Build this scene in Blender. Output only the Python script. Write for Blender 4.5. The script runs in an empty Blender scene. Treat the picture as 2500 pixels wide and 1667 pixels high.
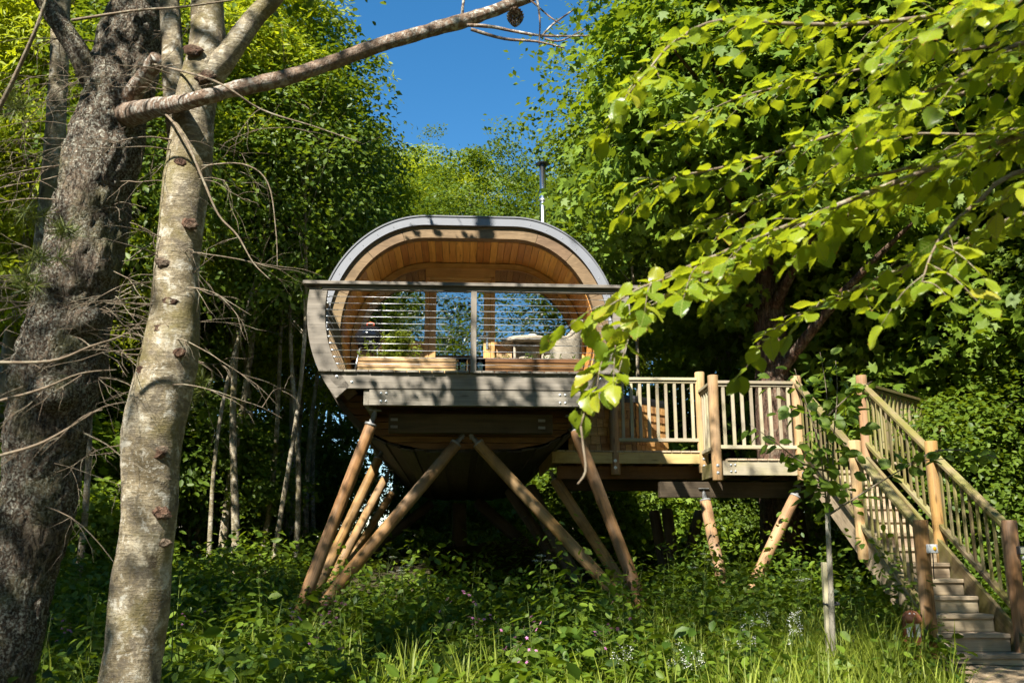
import bpy, bmesh, math, random
import numpy as np
from mathutils import Matrix, Vector, noise

R = math.radians
rng = np.random.default_rng(7)
random.seed(7)
S = bpy.context.scene
COL = S.collection

# ------------------------------------------------------------------ camera
FPX = 2296.0                       # focal length in pixels of a 2500 px wide frame
TILT = R(12.92)
EYE = 1.1
cam = bpy.data.cameras.new('camera')
cam.sensor_width = 36.0
cam.lens = 36.0 * FPX / 2500.0
cam.clip_end = 600.0
cam.clip_start = 0.05
cam.dof.use_dof = True
cam.dof.focus_distance = 11.5
cam.dof.aperture_fstop = 5.6
camo = bpy.data.objects.new('camera', cam)
COL.objects.link(camo)
camo.location = (0, 0, EYE)
camo.rotation_euler = (R(90) + TILT, 0, 0)
S.camera = camo

# ------------------------------------------------------------------ sky and sun
SUN_EL, SUN_AZ = R(46), R(27)      # azimuth: left of straight behind the camera
to_sun = Vector((-math.sin(SUN_AZ) * math.cos(SUN_EL), -math.cos(SUN_AZ) * math.cos(SUN_EL), math.sin(SUN_EL)))
W = bpy.data.worlds.new('World')
S.world = W
W.use_nodes = True
wn = W.node_tree
bg = wn.nodes['Background']
sky = wn.nodes.new('ShaderNodeTexSky')
sky.sky_type = 'NISHITA'
sky.sun_disc = False
sky.sun_elevation = SUN_EL
sky.sun_rotation = math.atan2(to_sun.x, to_sun.y)
sky.altitude = 200
sky.air_density = 1.0
sky.dust_density = 0.0
sky.ozone_density = 1.5
grade = wn.nodes.new('ShaderNodeHueSaturation')      # the camera's saturated rendering of the blue
grade.inputs['Hue'].default_value = 0.495
grade.inputs['Saturation'].default_value = 1.35
wn.links.new(sky.outputs[0], grade.inputs['Color'])
wn.links.new(grade.outputs[0], bg.inputs[0])
bg.inputs[1].default_value = 0.072
sl = bpy.data.lights.new('sun', 'SUN')
sl.energy = 5.0
sl.angle = R(0.55)
sl.color = (1.0, 0.95, 0.85)
so = bpy.data.objects.new('sun', sl)
COL.objects.link(so)
so.rotation_euler = to_sun.to_track_quat('Z', 'Y').to_euler()
S.view_settings.view_transform = 'Standard'
S.view_settings.look = 'None'
S.view_settings.gamma = 1.0
S.view_settings.exposure = 1.45
S.cycles.max_bounces = 6
S.cycles.diffuse_bounces = 3
S.cycles.glossy_bounces = 3
S.cycles.transmission_bounces = 5
S.cycles.transparent_max_bounces = 8
S.cycles.caustics_reflective = False
S.cycles.caustics_refractive = False
S.cycles.use_denoising = True
S.cycles.use_adaptive_sampling = True
S.cycles.adaptive_threshold = 0.02

_c, _s = math.cos(TILT), math.sin(TILT)


def at(px, py, Y):
    """World point at ground distance Y seen at pixel px, py of the 2500 x 1667 photograph."""
    x = (px - 1250.0) / FPX
    v = (833.5 - py) / FPX
    t = Y / (_c - v * _s)
    return Vector((x * t, Y, EYE + (_s + v * _c) * t))


# ------------------------------------------------------------------ materials
class MT:
    def __init__(self, name):
        self.m = bpy.data.materials.new(name)
        self.m.use_nodes = True
        self.t = self.m.node_tree
        self.t.nodes.clear()
        self.out = self.n('ShaderNodeOutputMaterial')

    def n(self, typ, **kw):
        nd = self.t.nodes.new(typ)
        for k, v in kw.items():
            setattr(nd, k, v)
        return nd

    def l(self, a, b):
        self.t.links.new(a, b)

    def val(self, nd, key, v):
        if hasattr(v, 'is_linked') or hasattr(v, 'links'):
            self.l(v, nd.inputs[key])
        else:
            nd.inputs[key].default_value = v

    def math(self, op, a, b=None, clamp=False):
        nd = self.n('ShaderNodeMath', operation=op)
        nd.use_clamp = clamp
        self.val(nd, 0, a)
        if b is not None:
            self.val(nd, 1, b)
        return nd.outputs[0]

    def mix(self, fac, a, b, mode='MIX'):
        nd = self.n('ShaderNodeMix', data_type='RGBA', blend_type=mode)
        self.val(nd, 0, fac)
        self.val(nd, 6, a if not isinstance(a, tuple) else (*a, 1.0)[:4])
        self.val(nd, 7, b if not isinstance(b, tuple) else (*b, 1.0)[:4])
        return nd.outputs[2]

    def noise(self, vec, scale, detail=4, rough=0.55, dist=0.0):
        nd = self.n('ShaderNodeTexNoise')
        self.l(vec, nd.inputs['Vector'])
        nd.inputs['Scale'].default_value = scale
        nd.inputs['Detail'].default_value = detail
        nd.inputs['Roughness'].default_value = rough
        nd.inputs['Distortion'].default_value = dist
        return nd.outputs['Fac']

    def ramp(self, fac, stops):
        nd = self.n('ShaderNodeValToRGB')
        self.l(fac, nd.inputs[0])
        cr = nd.color_ramp
        while len(cr.elements) < len(stops):
            cr.elements.new(0.5)
        for e, (p, c) in zip(cr.elements, stops):
            e.position = p
            e.color = (*c, 1.0) if not isinstance(c, (int, float)) else (c, c, c, 1.0)
        return nd.outputs[0]

    def scaled(self, vec, sc, off=None):
        mp = self.n('ShaderNodeMapping')
        self.l(vec, mp.inputs[0])
        mp.inputs['Scale'].default_value = sc
        if off is not None:
            self.l(off, mp.inputs['Location'])
        return mp.outputs[0]

    def objvec(self, rand=True):
        tc = self.n('ShaderNodeTexCoord')
        if not rand:
            return tc.outputs['Object'], None
        oi = self.n('ShaderNodeObjectInfo')
        cb = self.n('ShaderNodeCombineXYZ')
        self.l(self.math('MULTIPLY', oi.outputs['Random'], 31.0), cb.inputs[0])
        self.l(self.math('MULTIPLY', oi.outputs['Random'], 57.0), cb.inputs[1])
        self.l(self.math('MULTIPLY', oi.outputs['Random'], 83.0), cb.inputs[2])
        va = self.n('ShaderNodeVectorMath', operation='ADD')
        self.l(tc.outputs['Object'], va.inputs[0])
        self.l(cb.outputs[0], va.inputs[1])
        return va.outputs[0], oi.outputs['Random']

    def principled(self, col, rough=0.6, spec=0.3, metal=0.0, bump=None, bstr=0.3, bdist=0.004, **kw):
        p = self.n('ShaderNodeBsdfPrincipled')
        self.val(p, 'Base Color', col if not isinstance(col, tuple) else (*col, 1.0))
        self.val(p, 'Roughness', rough)
        self.val(p, 'Specular IOR Level', spec)
        self.val(p, 'Metallic', metal)
        if bump is not None:
            b = self.n('ShaderNodeBump')
            b.inputs['Strength'].default_value = bstr
            b.inputs['Distance'].default_value = bdist
            self.l(bump, b.inputs['Height'])
            self.l(b.outputs[0], p.inputs['Normal'])
        for k, v in kw.items():
            self.val(p, k, v)
        return p.outputs[0]

    def done(self, shader):
        self.l(shader, self.out.inputs[0])
        return self.m


def wood(name, ca, cb, rough=0.65, spec=0.25, stretch=(0.9, 16, 16), vary=0.35, knots=0.5, algae=None, stain=0.4, bstr=0.35, checks=0.35, grey=0.0):
    m = MT(name)
    vec, rnd = m.objvec()
    g = m.noise(m.scaled(vec, stretch), 1.0, 6, 0.62, 1.4)
    fine = m.noise(m.scaled(vec, (stretch[0] * 3, stretch[1] * 7, stretch[2] * 7)), 1.0, 3, 0.6)
    col = m.ramp(g, [(0.3, cb), (0.5, tuple((a + b) / 2 for a, b in zip(ca, cb))), (0.68, ca)])
    col = m.mix(m.math('MULTIPLY', fine, 0.45), col, cb)
    # dark knots
    vo = m.n('ShaderNodeTexVoronoi')
    m.l(m.scaled(vec, (2.2, 9, 9)), vo.inputs['Vector'])
    vo.inputs['Scale'].default_value = 1.0
    kn = m.ramp(vo.outputs['Distance'], [(0.05, 1.0), (0.16, 0.0)])
    col = m.mix(m.math('MULTIPLY', kn, knots), col, tuple(c * 0.3 for c in cb))
    # weather stains
    st = m.noise(vec, 2.6, 4, 0.6)
    col = m.mix(m.math('MULTIPLY', m.ramp(st, [(0.48, 0.0), (0.66, 1.0)]), stain), col, tuple(c * 0.45 for c in cb))
    # drying checks along the grain
    ck = m.noise(m.scaled(vec, (stretch[0] * 0.8, stretch[1] * 2.2, stretch[2] * 2.2)), 1.0, 2, 0.5)
    chk = m.ramp(m.math('ABSOLUTE', m.math('SUBTRACT', ck, 0.5)), [(0.0, 1.0), (0.012, 0.0)])
    col = m.mix(m.math('MULTIPLY', chk, checks), col, tuple(c * 0.22 for c in cb))
    if algae:
        al = m.noise(vec, 3.3, 5, 0.65)
        col = m.mix(m.math('MULTIPLY', m.ramp(al, [(0.36, 0.0), (0.6, 1.0)]), algae[1]), col, algae[0])
    if grey:
        gw = m.noise(m.scaled(vec, (1.2, 5, 5)), 1.0, 5, 0.6)
        col = m.mix(m.math('MULTIPLY', m.ramp(gw, [(0.42, 0.0), (0.68, 1.0)]), grey), col, (0.27, 0.245, 0.20))
    hs = m.n('ShaderNodeHueSaturation')
    m.l(m.math('ADD', m.math('MULTIPLY', rnd, vary), 1.0 - vary / 2), hs.inputs['Value'])
    m.l(m.math('ADD', m.math('MULTIPLY', rnd, 0.02), 0.49), hs.inputs['Hue'])
    m.l(col, hs.inputs['Color'])
    return m.done(m.principled(hs.outputs[0], rough, spec, bump=m.math('ADD', g, m.math('MULTIPLY', fine, 0.6)), bstr=bstr))


def plain(name, col, rough=0.5, spec=0.4, metal=0.0, nscale=40, namt=0.15, **kw):
    m = MT(name)
    vec, _ = m.objvec(False)
    n = m.noise(vec, nscale, 4)
    c = m.mix(m.math('MULTIPLY', n, namt * 2), col, tuple(x * 0.5 for x in col))
    return m.done(m.principled(c, rough, spec, metal, bump=n, bstr=0.12, bdist=0.002, **kw))


def leafmat(name, ca, cb, tr, trans=0.4, rough=0.42, spec=0.4, vary=0.5, obj_vary=0.25, gl=0.0):
    """Front face colour between ca and cb, light passing through coloured tr."""
    m = MT(name)
    a = m.n('ShaderNodeAttribute', attribute_name='rnd')
    oi = m.n('ShaderNodeObjectInfo')
    f = a.outputs['Fac']
    col = m.mix(f, ca, cb)
    trc = m.mix(f, tuple(c * 0.75 for c in tr), tr)
    hs = m.n('ShaderNodeHueSaturation')
    m.l(m.math('ADD', m.math('MULTIPLY', oi.outputs['Random'], obj_vary), 1.0 - obj_vary / 2), hs.inputs['Value'])
    m.l(col, hs.inputs['Color'])
    p = m.principled(hs.outputs[0], rough, spec)
    t = m.n('ShaderNodeBsdfTranslucent')
    m.l(trc, t.inputs[0])
    mx = m.n('ShaderNodeMixShader')
    mx.inputs[0].default_value = trans
    m.l(p, mx.inputs[1])
    m.l(t.outputs[0], mx.inputs[2])
    return m.done(mx.outputs[0])


M = {}
M['grey_wood'] = wood('weathered grey timber', (0.36, 0.32, 0.265), (0.17, 0.15, 0.12), 0.75, 0.2, (0.7, 20, 20), knots=0.8)
M['ring_wood'] = wood('weathered ring timber', (0.30, 0.205, 0.115), (0.15, 0.10, 0.055), 0.7, 0.2, (2.5, 2.5, 18), knots=0.3)
M['cedar'] = wood('oiled cedar lining', (0.88, 0.50, 0.14), (0.58, 0.27, 0.06), 0.42, 0.4, (1.1, 18, 18), vary=0.55, knots=0.45, stain=0.15)
M['oak'] = wood('oiled oak frame', (0.68, 0.43, 0.17), (0.46, 0.25, 0.08), 0.5, 0.35, (0.8, 22, 22), vary=0.2, knots=0.1)
M['pale_cedar'] = wood('pale cedar boards', (0.66, 0.47, 0.25), (0.47, 0.28, 0.12), 0.6, 0.3, (0.8, 18, 18), vary=0.25)
M['larch'] = wood('yellow larch board', (0.60, 0.46, 0.22), (0.44, 0.30, 0.12), 0.65, 0.25, (0.6, 18, 18), knots=0.7, vary=0.15)
M['post'] = wood('round larch post', (0.56, 0.37, 0.18), (0.34, 0.195, 0.085), 0.65, 0.25, (0.5, 14, 14), knots=0.7, vary=0.3, checks=0.7, stain=0.5, grey=0.3)
M['stilt'] = wood('brown stained pole', (0.42, 0.235, 0.085), (0.22, 0.11, 0.038), 0.65, 0.25, (0.4, 14, 14), knots=0.7, vary=0.35, checks=0.75, stain=0.6, grey=0.35)
M['rail'] = wood('pale rail timber', (0.52, 0.45, 0.33), (0.34, 0.28, 0.19), 0.65, 0.25, (0.7, 20, 20), vary=0.4, algae=((0.30, 0.29, 0.10), 0.35), grey=0.5)
M['mossy'] = wood('algae stained rail timber', (0.32, 0.25, 0.13), (0.17, 0.125, 0.06), 0.7, 0.2, (0.7, 20, 20), vary=0.6, algae=((0.17, 0.17, 0.03), 0.7), grey=0.3)
M['tread'] = wood('weathered tread board', (0.54, 0.43, 0.30), (0.33, 0.25, 0.16), 0.75, 0.2, (0.7, 20, 20), vary=0.25, stain=0.45)
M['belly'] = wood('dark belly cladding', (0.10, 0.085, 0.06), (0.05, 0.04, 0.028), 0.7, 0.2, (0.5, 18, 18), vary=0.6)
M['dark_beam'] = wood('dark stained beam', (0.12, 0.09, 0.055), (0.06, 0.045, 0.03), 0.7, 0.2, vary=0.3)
M['soffit'] = wood('stained soffit board', (0.26, 0.135, 0.045), (0.14, 0.065, 0.022), 0.6, 0.25, vary=0.4)
M['shingle'] = wood('cedar shingle', (0.60, 0.35, 0.14), (0.38, 0.19, 0.06), 0.65, 0.25, (14, 2.0, 14), vary=0.5, knots=0.0)
M['shingle_grey'] = wood('weathered cedar shingle', (0.36, 0.26, 0.16), (0.22, 0.145, 0.08), 0.7, 0.2, (14, 2.0, 14), vary=0.5, knots=0.0)
M['roof'] = plain('grey coated roof metal', (0.235, 0.245, 0.27), 0.48, 0.4, 0.0, 6, 0.22)
M['roof_dark'] = plain('dark roof flashing', (0.16, 0.165, 0.18), 0.5, 0.4)
M['steel'] = plain('galvanised steel', (0.62, 0.63, 0.63), 0.38, 0.5, 0.85)
M['dull_steel'] = plain('weathered galvanised bracket', (0.30, 0.30, 0.29), 0.6, 0.4, 0.3, 20, 0.3)
M['flue'] = plain('stainless flue', (0.75, 0.76, 0.77), 0.22, 0.5, 1.0, 8, 0.04)
M['black'] = plain('black plastic', (0.02, 0.02, 0.022), 0.35, 0.5)
M['enamel'] = plain('black enamel', (0.012, 0.012, 0.014), 0.12, 0.6)
M['red'] = plain('red plastic', (0.6, 0.06, 0.02), 0.4, 0.5)
M['china'] = plain('white china', (0.8, 0.79, 0.76), 0.25, 0.5)
M['wax'] = plain('candle wax', (0.8, 0.77, 0.62), 0.5, 0.4)
M['white_plastic'] = plain('white diffuser', (0.75, 0.76, 0.75), 0.4, 0.4)
M['grey_plastic'] = plain('grey plastic box', (0.45, 0.47, 0.48), 0.45, 0.4)
M['amber'] = plain('amber lens', (0.75, 0.38, 0.02), 0.25, 0.5)
M['rust'] = plain('rust brown bollard', (0.26, 0.095, 0.04), 0.55, 0.35, 0, 12, 0.3)
M['stone'] = plain('pale stone', (0.45, 0.36, 0.27), 0.85, 0.2, 0, 9, 0.35)
M['cream'] = plain('cream blind', (0.40, 0.30, 0.19), 0.7, 0.2)


def glassmat(name, ior=1.55, tint=(0.86, 0.9, 0.9), extra=0.0):
    m = MT(name)
    fr = m.n('ShaderNodeFresnel')
    fr.inputs[0].default_value = ior
    tr = m.n('ShaderNodeBsdfTransparent')
    tr.inputs[0].default_value = (*tint, 1)
    gl = m.n('ShaderNodeBsdfGlossy')
    gl.inputs['Roughness'].default_value = 0.004
    gl.inputs[0].default_value = (1, 1, 1, 1)
    vec, _ = m.objvec(False)
    nz = m.noise(vec, 2.2, 2)
    b = m.n('ShaderNodeBump')
    b.inputs['Strength'].default_value = 0.05
    b.inputs['Distance'].default_value = 0.02
    m.l(nz, b.inputs['Height'])
    m.l(b.outputs[0], gl.inputs['Normal'])
    mx = m.n('ShaderNodeMixShader')
    m.l(m.math('ADD', fr.outputs[0], extra, clamp=True), mx.inputs[0])
    m.l(tr.outputs[0], mx.inputs[1])
    m.l(gl.outputs[0], mx.inputs[2])
    return m.done(mx.outputs[0])


M['glass'] = glassmat('coated window glass', 2.6, (0.55, 0.58, 0.56), 0.12)
M['jar_glass'] = glassmat('clear jar glass', 1.5, (0.95, 0.97, 0.96))


def wickermat():
    m = MT('woven wicker')
    vec, _ = m.objvec(False)
    br = m.n('ShaderNodeTexWave', wave_type='BANDS', bands_direction='Z')
    m.l(vec, br.inputs['Vector'])
    br.inputs['Scale'].default_value = 22.0
    br.inputs['Distortion'].default_value = 1.5
    b2 = m.n('ShaderNodeTexWave', wave_type='BANDS', bands_direction='DIAGONAL')
    m.l(vec, b2.inputs['Vector'])
    b2.inputs['Scale'].default_value = 11.0
    b2.inputs['Distortion'].default_value = 2.0
    h = m.math('MULTIPLY', br.outputs['Fac'], m.math('ADD', m.math('MULTIPLY', b2.outputs['Fac'], 0.6), 0.4))
    nz = m.noise(vec, 18, 3)
    c = m.mix(nz, (0.62, 0.55, 0.43), (0.40, 0.34, 0.25))
    c = m.mix(m.ramp(h, [(0.0, 1.0), (0.3, 0.0)]), c, (0.14, 0.11, 0.075))
    return m.done(m.principled(c, 0.6, 0.3, bump=h, bstr=0.9, bdist=0.01))


M['wicker'] = wickermat()

# bark
def barkmat(name, ca, cb, lichen, lamt, stretch, lscale=9, cracks=0.6, bstr=0.8, bdist=0.02, moss=None):
    m = MT(name)
    vec, rnd = m.objvec()
    v2 = m.scaled(vec, stretch)
    n1 = m.noise(v2, 1.0, 7, 0.65, 0.6)
    rid = m.math('ABSOLUTE', m.math('SUBTRACT', m.noise(m.scaled(vec, tuple(s * 0.55 for s in stretch)), 1.0, 6, 0.6, 0.9), 0.5))
    crack = m.ramp(rid, [(0.0, 1.0), (0.055, 0.0)])
    col = m.ramp(n1, [(0.28, cb), (0.7, ca)])
    col = m.mix(m.math('MULTIPLY', crack, cracks), col, tuple(c * 0.35 for c in cb))
    ln = m.noise(vec, lscale, 6, 0.7, 0.3)
    big = m.noise(vec, 1.7, 2)
    lm = m.math('MULTIPLY', m.ramp(ln, [(0.49, 0.0), (0.57, 1.0)]), m.ramp(big, [(0.33, 0.15), (0.6, 1.0)]))
    col = m.mix(m.math('MULTIPLY', lm, lamt), col, lichen)
    if moss:
        mn = m.noise(vec, 2.3, 5, 0.6)
        col = m.mix(m.math('MULTIPLY', m.ramp(mn, [(0.5, 0.0), (0.68, 1.0)]), moss[1]), col, moss[0])
    h = m.math('SUBTRACT', n1, m.math('MULTIPLY', crack, 0.6))
    h = m.math('ADD', h, m.math('MULTIPLY', lm, 0.25))
    return m.done(m.principled(col, 0.85, 0.15, bump=h, bstr=bstr, bdist=bdist))


M['pine_bark'] = barkmat('plated pine bark', (0.20, 0.15, 0.105), (0.07, 0.05, 0.036), (0.52, 0.51, 0.42), 0.92, (34, 34, 13), 55, 0.8, 1.0, 0.03, ((0.20, 0.22, 0.08), 0.45))
M['bough_bark'] = barkmat('lichened bough bark', (0.30, 0.21, 0.15), (0.15, 0.10, 0.07), (0.60, 0.59, 0.52), 0.9, (30, 30, 30), 24, 0.3, 0.7, 0.012)
M['dark_bark'] = barkmat('reddish brown bark', (0.17, 0.10, 0.065), (0.07, 0.04, 0.028), (0.28, 0.25, 0.18), 0.35, (14, 14, 3.5), 8, 0.6, 1.0, 0.03)
M['grey_bark'] = barkmat('grey woodland bark', (0.30, 0.27, 0.21), (0.15, 0.13, 0.10), (0.42, 0.41, 0.34), 0.5, (14, 14, 5), 7, 0.3, 0.6, 0.015, ((0.17, 0.19, 0.06), 0.5))
M['twig'] = barkmat('dead twig bark', (0.24, 0.185, 0.13), (0.12, 0.088, 0.06), (0.38, 0.37, 0.27), 0.5, (20, 20, 20), 30, 0.1, 0.4, 0.004)


def palebark():
    m = MT('pale mottled bark')
    vec, _ = m.objvec()
    big = m.noise(vec, 4.5, 7, 0.68, 0.5)
    lent = m.noise(m.scaled(vec, (10, 10, 85)), 1.0, 5, 0.7, 0.5)
    sp = m.noise(vec, 60, 4, 0.65)
    col = m.ramp(big, [(0.36, (0.13, 0.10, 0.055)), (0.47, (0.27, 0.22, 0.14)), (0.56, (0.37, 0.315, 0.22)), (0.68, (0.46, 0.41, 0.31))])
    col = m.mix(m.ramp(lent, [(0.47, 0.0), (0.62, 0.75)]), col, (0.11, 0.088, 0.055))
    col = m.mix(m.ramp(sp, [(0.36, 0.55), (0.46, 0.0)]), col, (0.10, 0.08, 0.05))
    col = m.mix(m.ramp(sp, [(0.58, 0.0), (0.66, 0.5)]), col, (0.56, 0.54, 0.46))
    b2 = m.noise(vec, 11, 5, 0.7, 0.6)
    col = m.mix(m.ramp(b2, [(0.40, 0.7), (0.47, 0.0)]), col, (0.12, 0.10, 0.075))
    col = m.mix(m.ramp(b2, [(0.55, 0.0), (0.62, 0.65)]), col, (0.55, 0.52, 0.44))
    gr = m.noise(vec, 2.2, 6, 0.7, 0.4)
    col = m.mix(m.ramp(gr, [(0.5, 0.0), (0.62, 0.8)]), col, (0.17, 0.14, 0.055))
    vo = m.n('ShaderNodeTexVoronoi')
    m.l(m.scaled(vec, (5, 5, 2.6)), vo.inputs['Vector'])
    vo.inputs['Scale'].default_value = 1.0
    vo.inputs['Randomness'].default_value = 1.0
    wob = m.math('ADD', vo.outputs['Distance'], m.math('MULTIPLY', m.math('SUBTRACT', sp, 0.5), 0.35))
    kn = m.ramp(wob, [(0.08, 1.0), (0.2, 0.0)])
    col = m.mix(m.math('MULTIPLY', kn, 0.8), col, (0.05, 0.038, 0.026))
    h = m.math('SUBTRACT', m.math('ADD', big, m.math('MULTIPLY', sp, 0.3)), m.math('MULTIPLY', lent, 0.35))
    return m.done(m.principled(col, 0.8, 0.15, bump=h, bstr=0.8, bdist=0.025))


M['pale_bark'] = palebark()

M['leaf_syc'] = leafmat('sycamore leaf', (0.07, 0.130, 0.010), (0.165, 0.235, 0.018), (0.34, 0.44, 0.014), 0.32, 0.55, 0.3)
M['leaf_lance'] = leafmat('yellow green leaf', (0.15, 0.21, 0.008), (0.32, 0.355, 0.013), (0.60, 0.65, 0.016), 0.40, 0.5, 0.3)
M['leaf_beech'] = leafmat('beech leaf in the mass', (0.075, 0.14, 0.008), (0.25, 0.31, 0.013), (0.55, 0.62, 0.018), 0.44, 0.45, 0.35)
M['leaf_oval'] = leafmat('woodland leaf', (0.04, 0.08, 0.007), (0.115, 0.17, 0.013), (0.28, 0.37, 0.014), 0.30, 0.5, 0.3)
M['leaf_herb'] = leafmat('herb leaf', (0.038, 0.082, 0.009), (0.13, 0.19, 0.016), (0.27, 0.38, 0.014), 0.30, 0.5, 0.3)
M['leaf_grass'] = leafmat('grass blade', (0.12, 0.165, 0.016), (0.26, 0.30, 0.04), (0.42, 0.50, 0.04), 0.38, 0.5, 0.3)
M['leaf_young'] = leafmat('young tree leaf', (0.08, 0.145, 0.014), (0.145, 0.215, 0.024), (0.34, 0.47, 0.03), 0.38, 0.5, 0.3, obj_vary=0.6)
M['needle'] = leafmat('pine needle', (0.075, 0.11, 0.02), (0.16, 0.18, 0.03), (0.16, 0.20, 0.03), 0.15)
M['pink'] = leafmat('pink petal', (0.62, 0.18, 0.42), (0.72, 0.30, 0.55), (0.7, 0.25, 0.5), 0.3)
M['white_petal'] = leafmat('white petal', (0.72, 0.74, 0.64), (0.80, 0.80, 0.74), (0.7, 0.72, 0.6), 0.3)
M['stem'] = leafmat('green stem', (0.13, 0.17, 0.04), (0.20, 0.22, 0.06), (0.2, 0.24, 0.05), 0.1)
M['yellow_petal'] = leafmat('yellow petal', (0.75, 0.5, 0.02), (0.8, 0.6, 0.03), (0.8, 0.6, 0.03), 0.3)


def beechleaf():
    """Large leaf seen close: pleated side veins, pale midrib, some margins scorched brown."""
    m = MT('beech leaf')
    tc = m.n('ShaderNodeTexCoord')
    oi = m.n('ShaderNodeObjectInfo')
    sep = m.n('ShaderNodeSeparateXYZ')
    m.l(tc.outputs['Object'], sep.inputs[0])
    ax = m.math('ABSOLUTE', sep.outputs[0])
    a = m.n('ShaderNodeAttribute', attribute_name='edge')
    ph = m.math('SUBTRACT', m.math('MULTIPLY', sep.outputs[1], 9.0 * 6.2832), m.math('MULTIPLY', ax, 5.5 * 6.2832))
    vein = m.ramp(m.math('ADD', m.math('MULTIPLY', m.math('SINE', ph), 0.5), 0.5), [(0.82, 0.0), (1.0, 1.0)])
    mid = m.ramp(ax, [(0.008, 1.0), (0.022, 0.0)])
    vv = m.math('MAXIMUM', vein, mid)
    col = m.ramp(oi.outputs['Random'], [(0.0, (0.065, 0.135, 0.010)), (0.4, (0.15, 0.225, 0.010)), (0.8, (0.26, 0.32, 0.012)), (1.0, (0.32, 0.29, 0.02))])
    col = m.mix(m.math('MULTIPLY', vv, 0.65), col, (0.33, 0.36, 0.09))
    trc = m.mix(oi.outputs['Random'], (0.36, 0.48, 0.015), (0.62, 0.66, 0.025))
    trc = m.mix(m.math('MULTIPLY', vv, 0.7), trc, (0.15, 0.22, 0.015))
    vec, rnd = m.objvec()
    nz = m.noise(vec, 4.5, 4, 0.6)
    br = m.math('MULTIPLY', m.ramp(m.math('ADD', a.outputs['Fac'], m.math('MULTIPLY', m.math('SUBTRACT', nz, 0.5), 1.1)), [(0.80, 0.0), (0.95, 1.0)]),
                m.ramp(m.math('FRACT', m.math('MULTIPLY', oi.outputs['Random'], 7.3)), [(0.35, 0.0), (0.7, 1.0)]))
    col = m.mix(br, col, (0.30, 0.13, 0.03))
    trc = m.mix(br, trc, (0.45, 0.19, 0.04))
    p = m.principled(col, 0.36, 0.5)
    t = m.n('ShaderNodeBsdfTranslucent')
    m.l(trc, t.inputs[0])
    mx = m.n('ShaderNodeMixShader')
    mx.inputs[0].default_value = 0.42
    m.l(p, mx.inputs[1])
    m.l(t.outputs[0], mx.inputs[2])
    return m.done(mx.outputs[0])


M['beech'] = beechleaf()


def groundmat():
    m = MT('woodland soil')
    vec, _ = m.objvec(False)
    n1 = m.noise(vec, 0.8, 6, 0.6)
    n2 = m.noise(vec, 14, 5, 0.65)
    c = m.mix(n1, (0.055, 0.042, 0.026), (0.05, 0.065, 0.02))
    c = m.mix(m.math('MULTIPLY', n2, 0.7), c, (0.10, 0.075, 0.045))
    return m.done(m.principled(c, 0.95, 0.1, bump=n2, bstr=0.8, bdist=0.05))


def pathmat():
    m = MT('bare trodden earth')
    vec, _ = m.objvec(False)
    n1 = m.noise(vec, 3.0, 6, 0.65)
    n2 = m.noise(vec, 30, 5, 0.65)
    c = m.mix(n1, (0.36, 0.27, 0.17), (0.22, 0.155, 0.09))
    c = m.mix(m.ramp(n2, [(0.5, 0.0), (0.7, 0.8)]), c, (0.50, 0.41, 0.29))
    return m.done(m.principled(c, 0.95, 0.1, bump=n2, bstr=0.9, bdist=0.03))


M['soil'] = groundmat()
M['path'] = pathmat()

# ------------------------------------------------------------------ object helpers
LM = {}
I4 = Matrix.Identity(4)


def tag(o, label, cat, group=None, kind=None):
    if label:
        o['label'] = label
    if cat:
        o['category'] = cat
    if group:
        o['group'] = group
    if kind:
        o['kind'] = kind
    return o


def thing(name, label, cat, Mx=I4, group=None):
    e = bpy.data.objects.new(name, None)
    e.empty_display_size = 0.2
    COL.objects.link(e)
    e.matrix_basis = Mx
    LM[e.name] = I4
    return tag(e, label, cat, group)


def put(name, me, mat, parent=None, Mx=I4, label=None):
    """Link a mesh; Mx is its matrix in the frame of its thing (or the world for a top-level object)."""
    if mat is not None and not me.materials:
        me.materials.append(M[mat] if isinstance(mat, str) else mat)
    o = bpy.data.objects.new(name, me)
    COL.objects.link(o)
    if parent is not None:
        o.parent = parent
        o.matrix_basis = LM[parent.name].inverted() @ Mx
        LM[o.name] = Mx
    else:
        o.matrix_basis = Mx
        LM[o.name] = I4
    if label:
        o['label'] = label
    return o


def mesh(name, V, F, smooth=False):
    me = bpy.data.meshes.new(name)
    me.from_pydata([tuple(v) for v in V], [], F)
    if smooth:
        me.polygons.foreach_set('use_smooth', [True] * len(me.polygons))
    me.update()
    return me


_boxc = {}


def boxmesh(L, Wd, T, mat, bev=0.004):
    key = (round(L, 3), round(Wd, 3), round(T, 3), mat, bev)
    if key in _boxc:
        return _boxc[key]
    bm = bmesh.new()
    bmesh.ops.create_cube(bm, size=1.0)
    bmesh.ops.scale(bm, vec=(L, Wd, T), verts=bm.verts)
    if bev > 0:
        bmesh.ops.bevel(bm, geom=list(bm.edges), offset=min(bev, T * 0.3, Wd * 0.3), segments=1, affect='EDGES', profile=0.5)
    me = bpy.data.meshes.new('board')
    bm.to_mesh(me)
    bm.free()
    me.materials.append(M[mat])
    _boxc[key] = me
    return me


def frame(p0, p1, up=(0, 0, 1)):
    p0, p1 = Vector(p0), Vector(p1)
    x = (p1 - p0).normalized()
    up = Vector(up)
    if abs(x.dot(up.normalized())) > 0.995:
        up = Vector((0, 1, 0))
    y = up.cross(x).normalized()
    z = x.cross(y)
    Mx = Matrix((x, y, z)).transposed().to_4x4()
    Mx.translation = (p0 + p1) / 2
    return Mx, (p1 - p0).length


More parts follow.
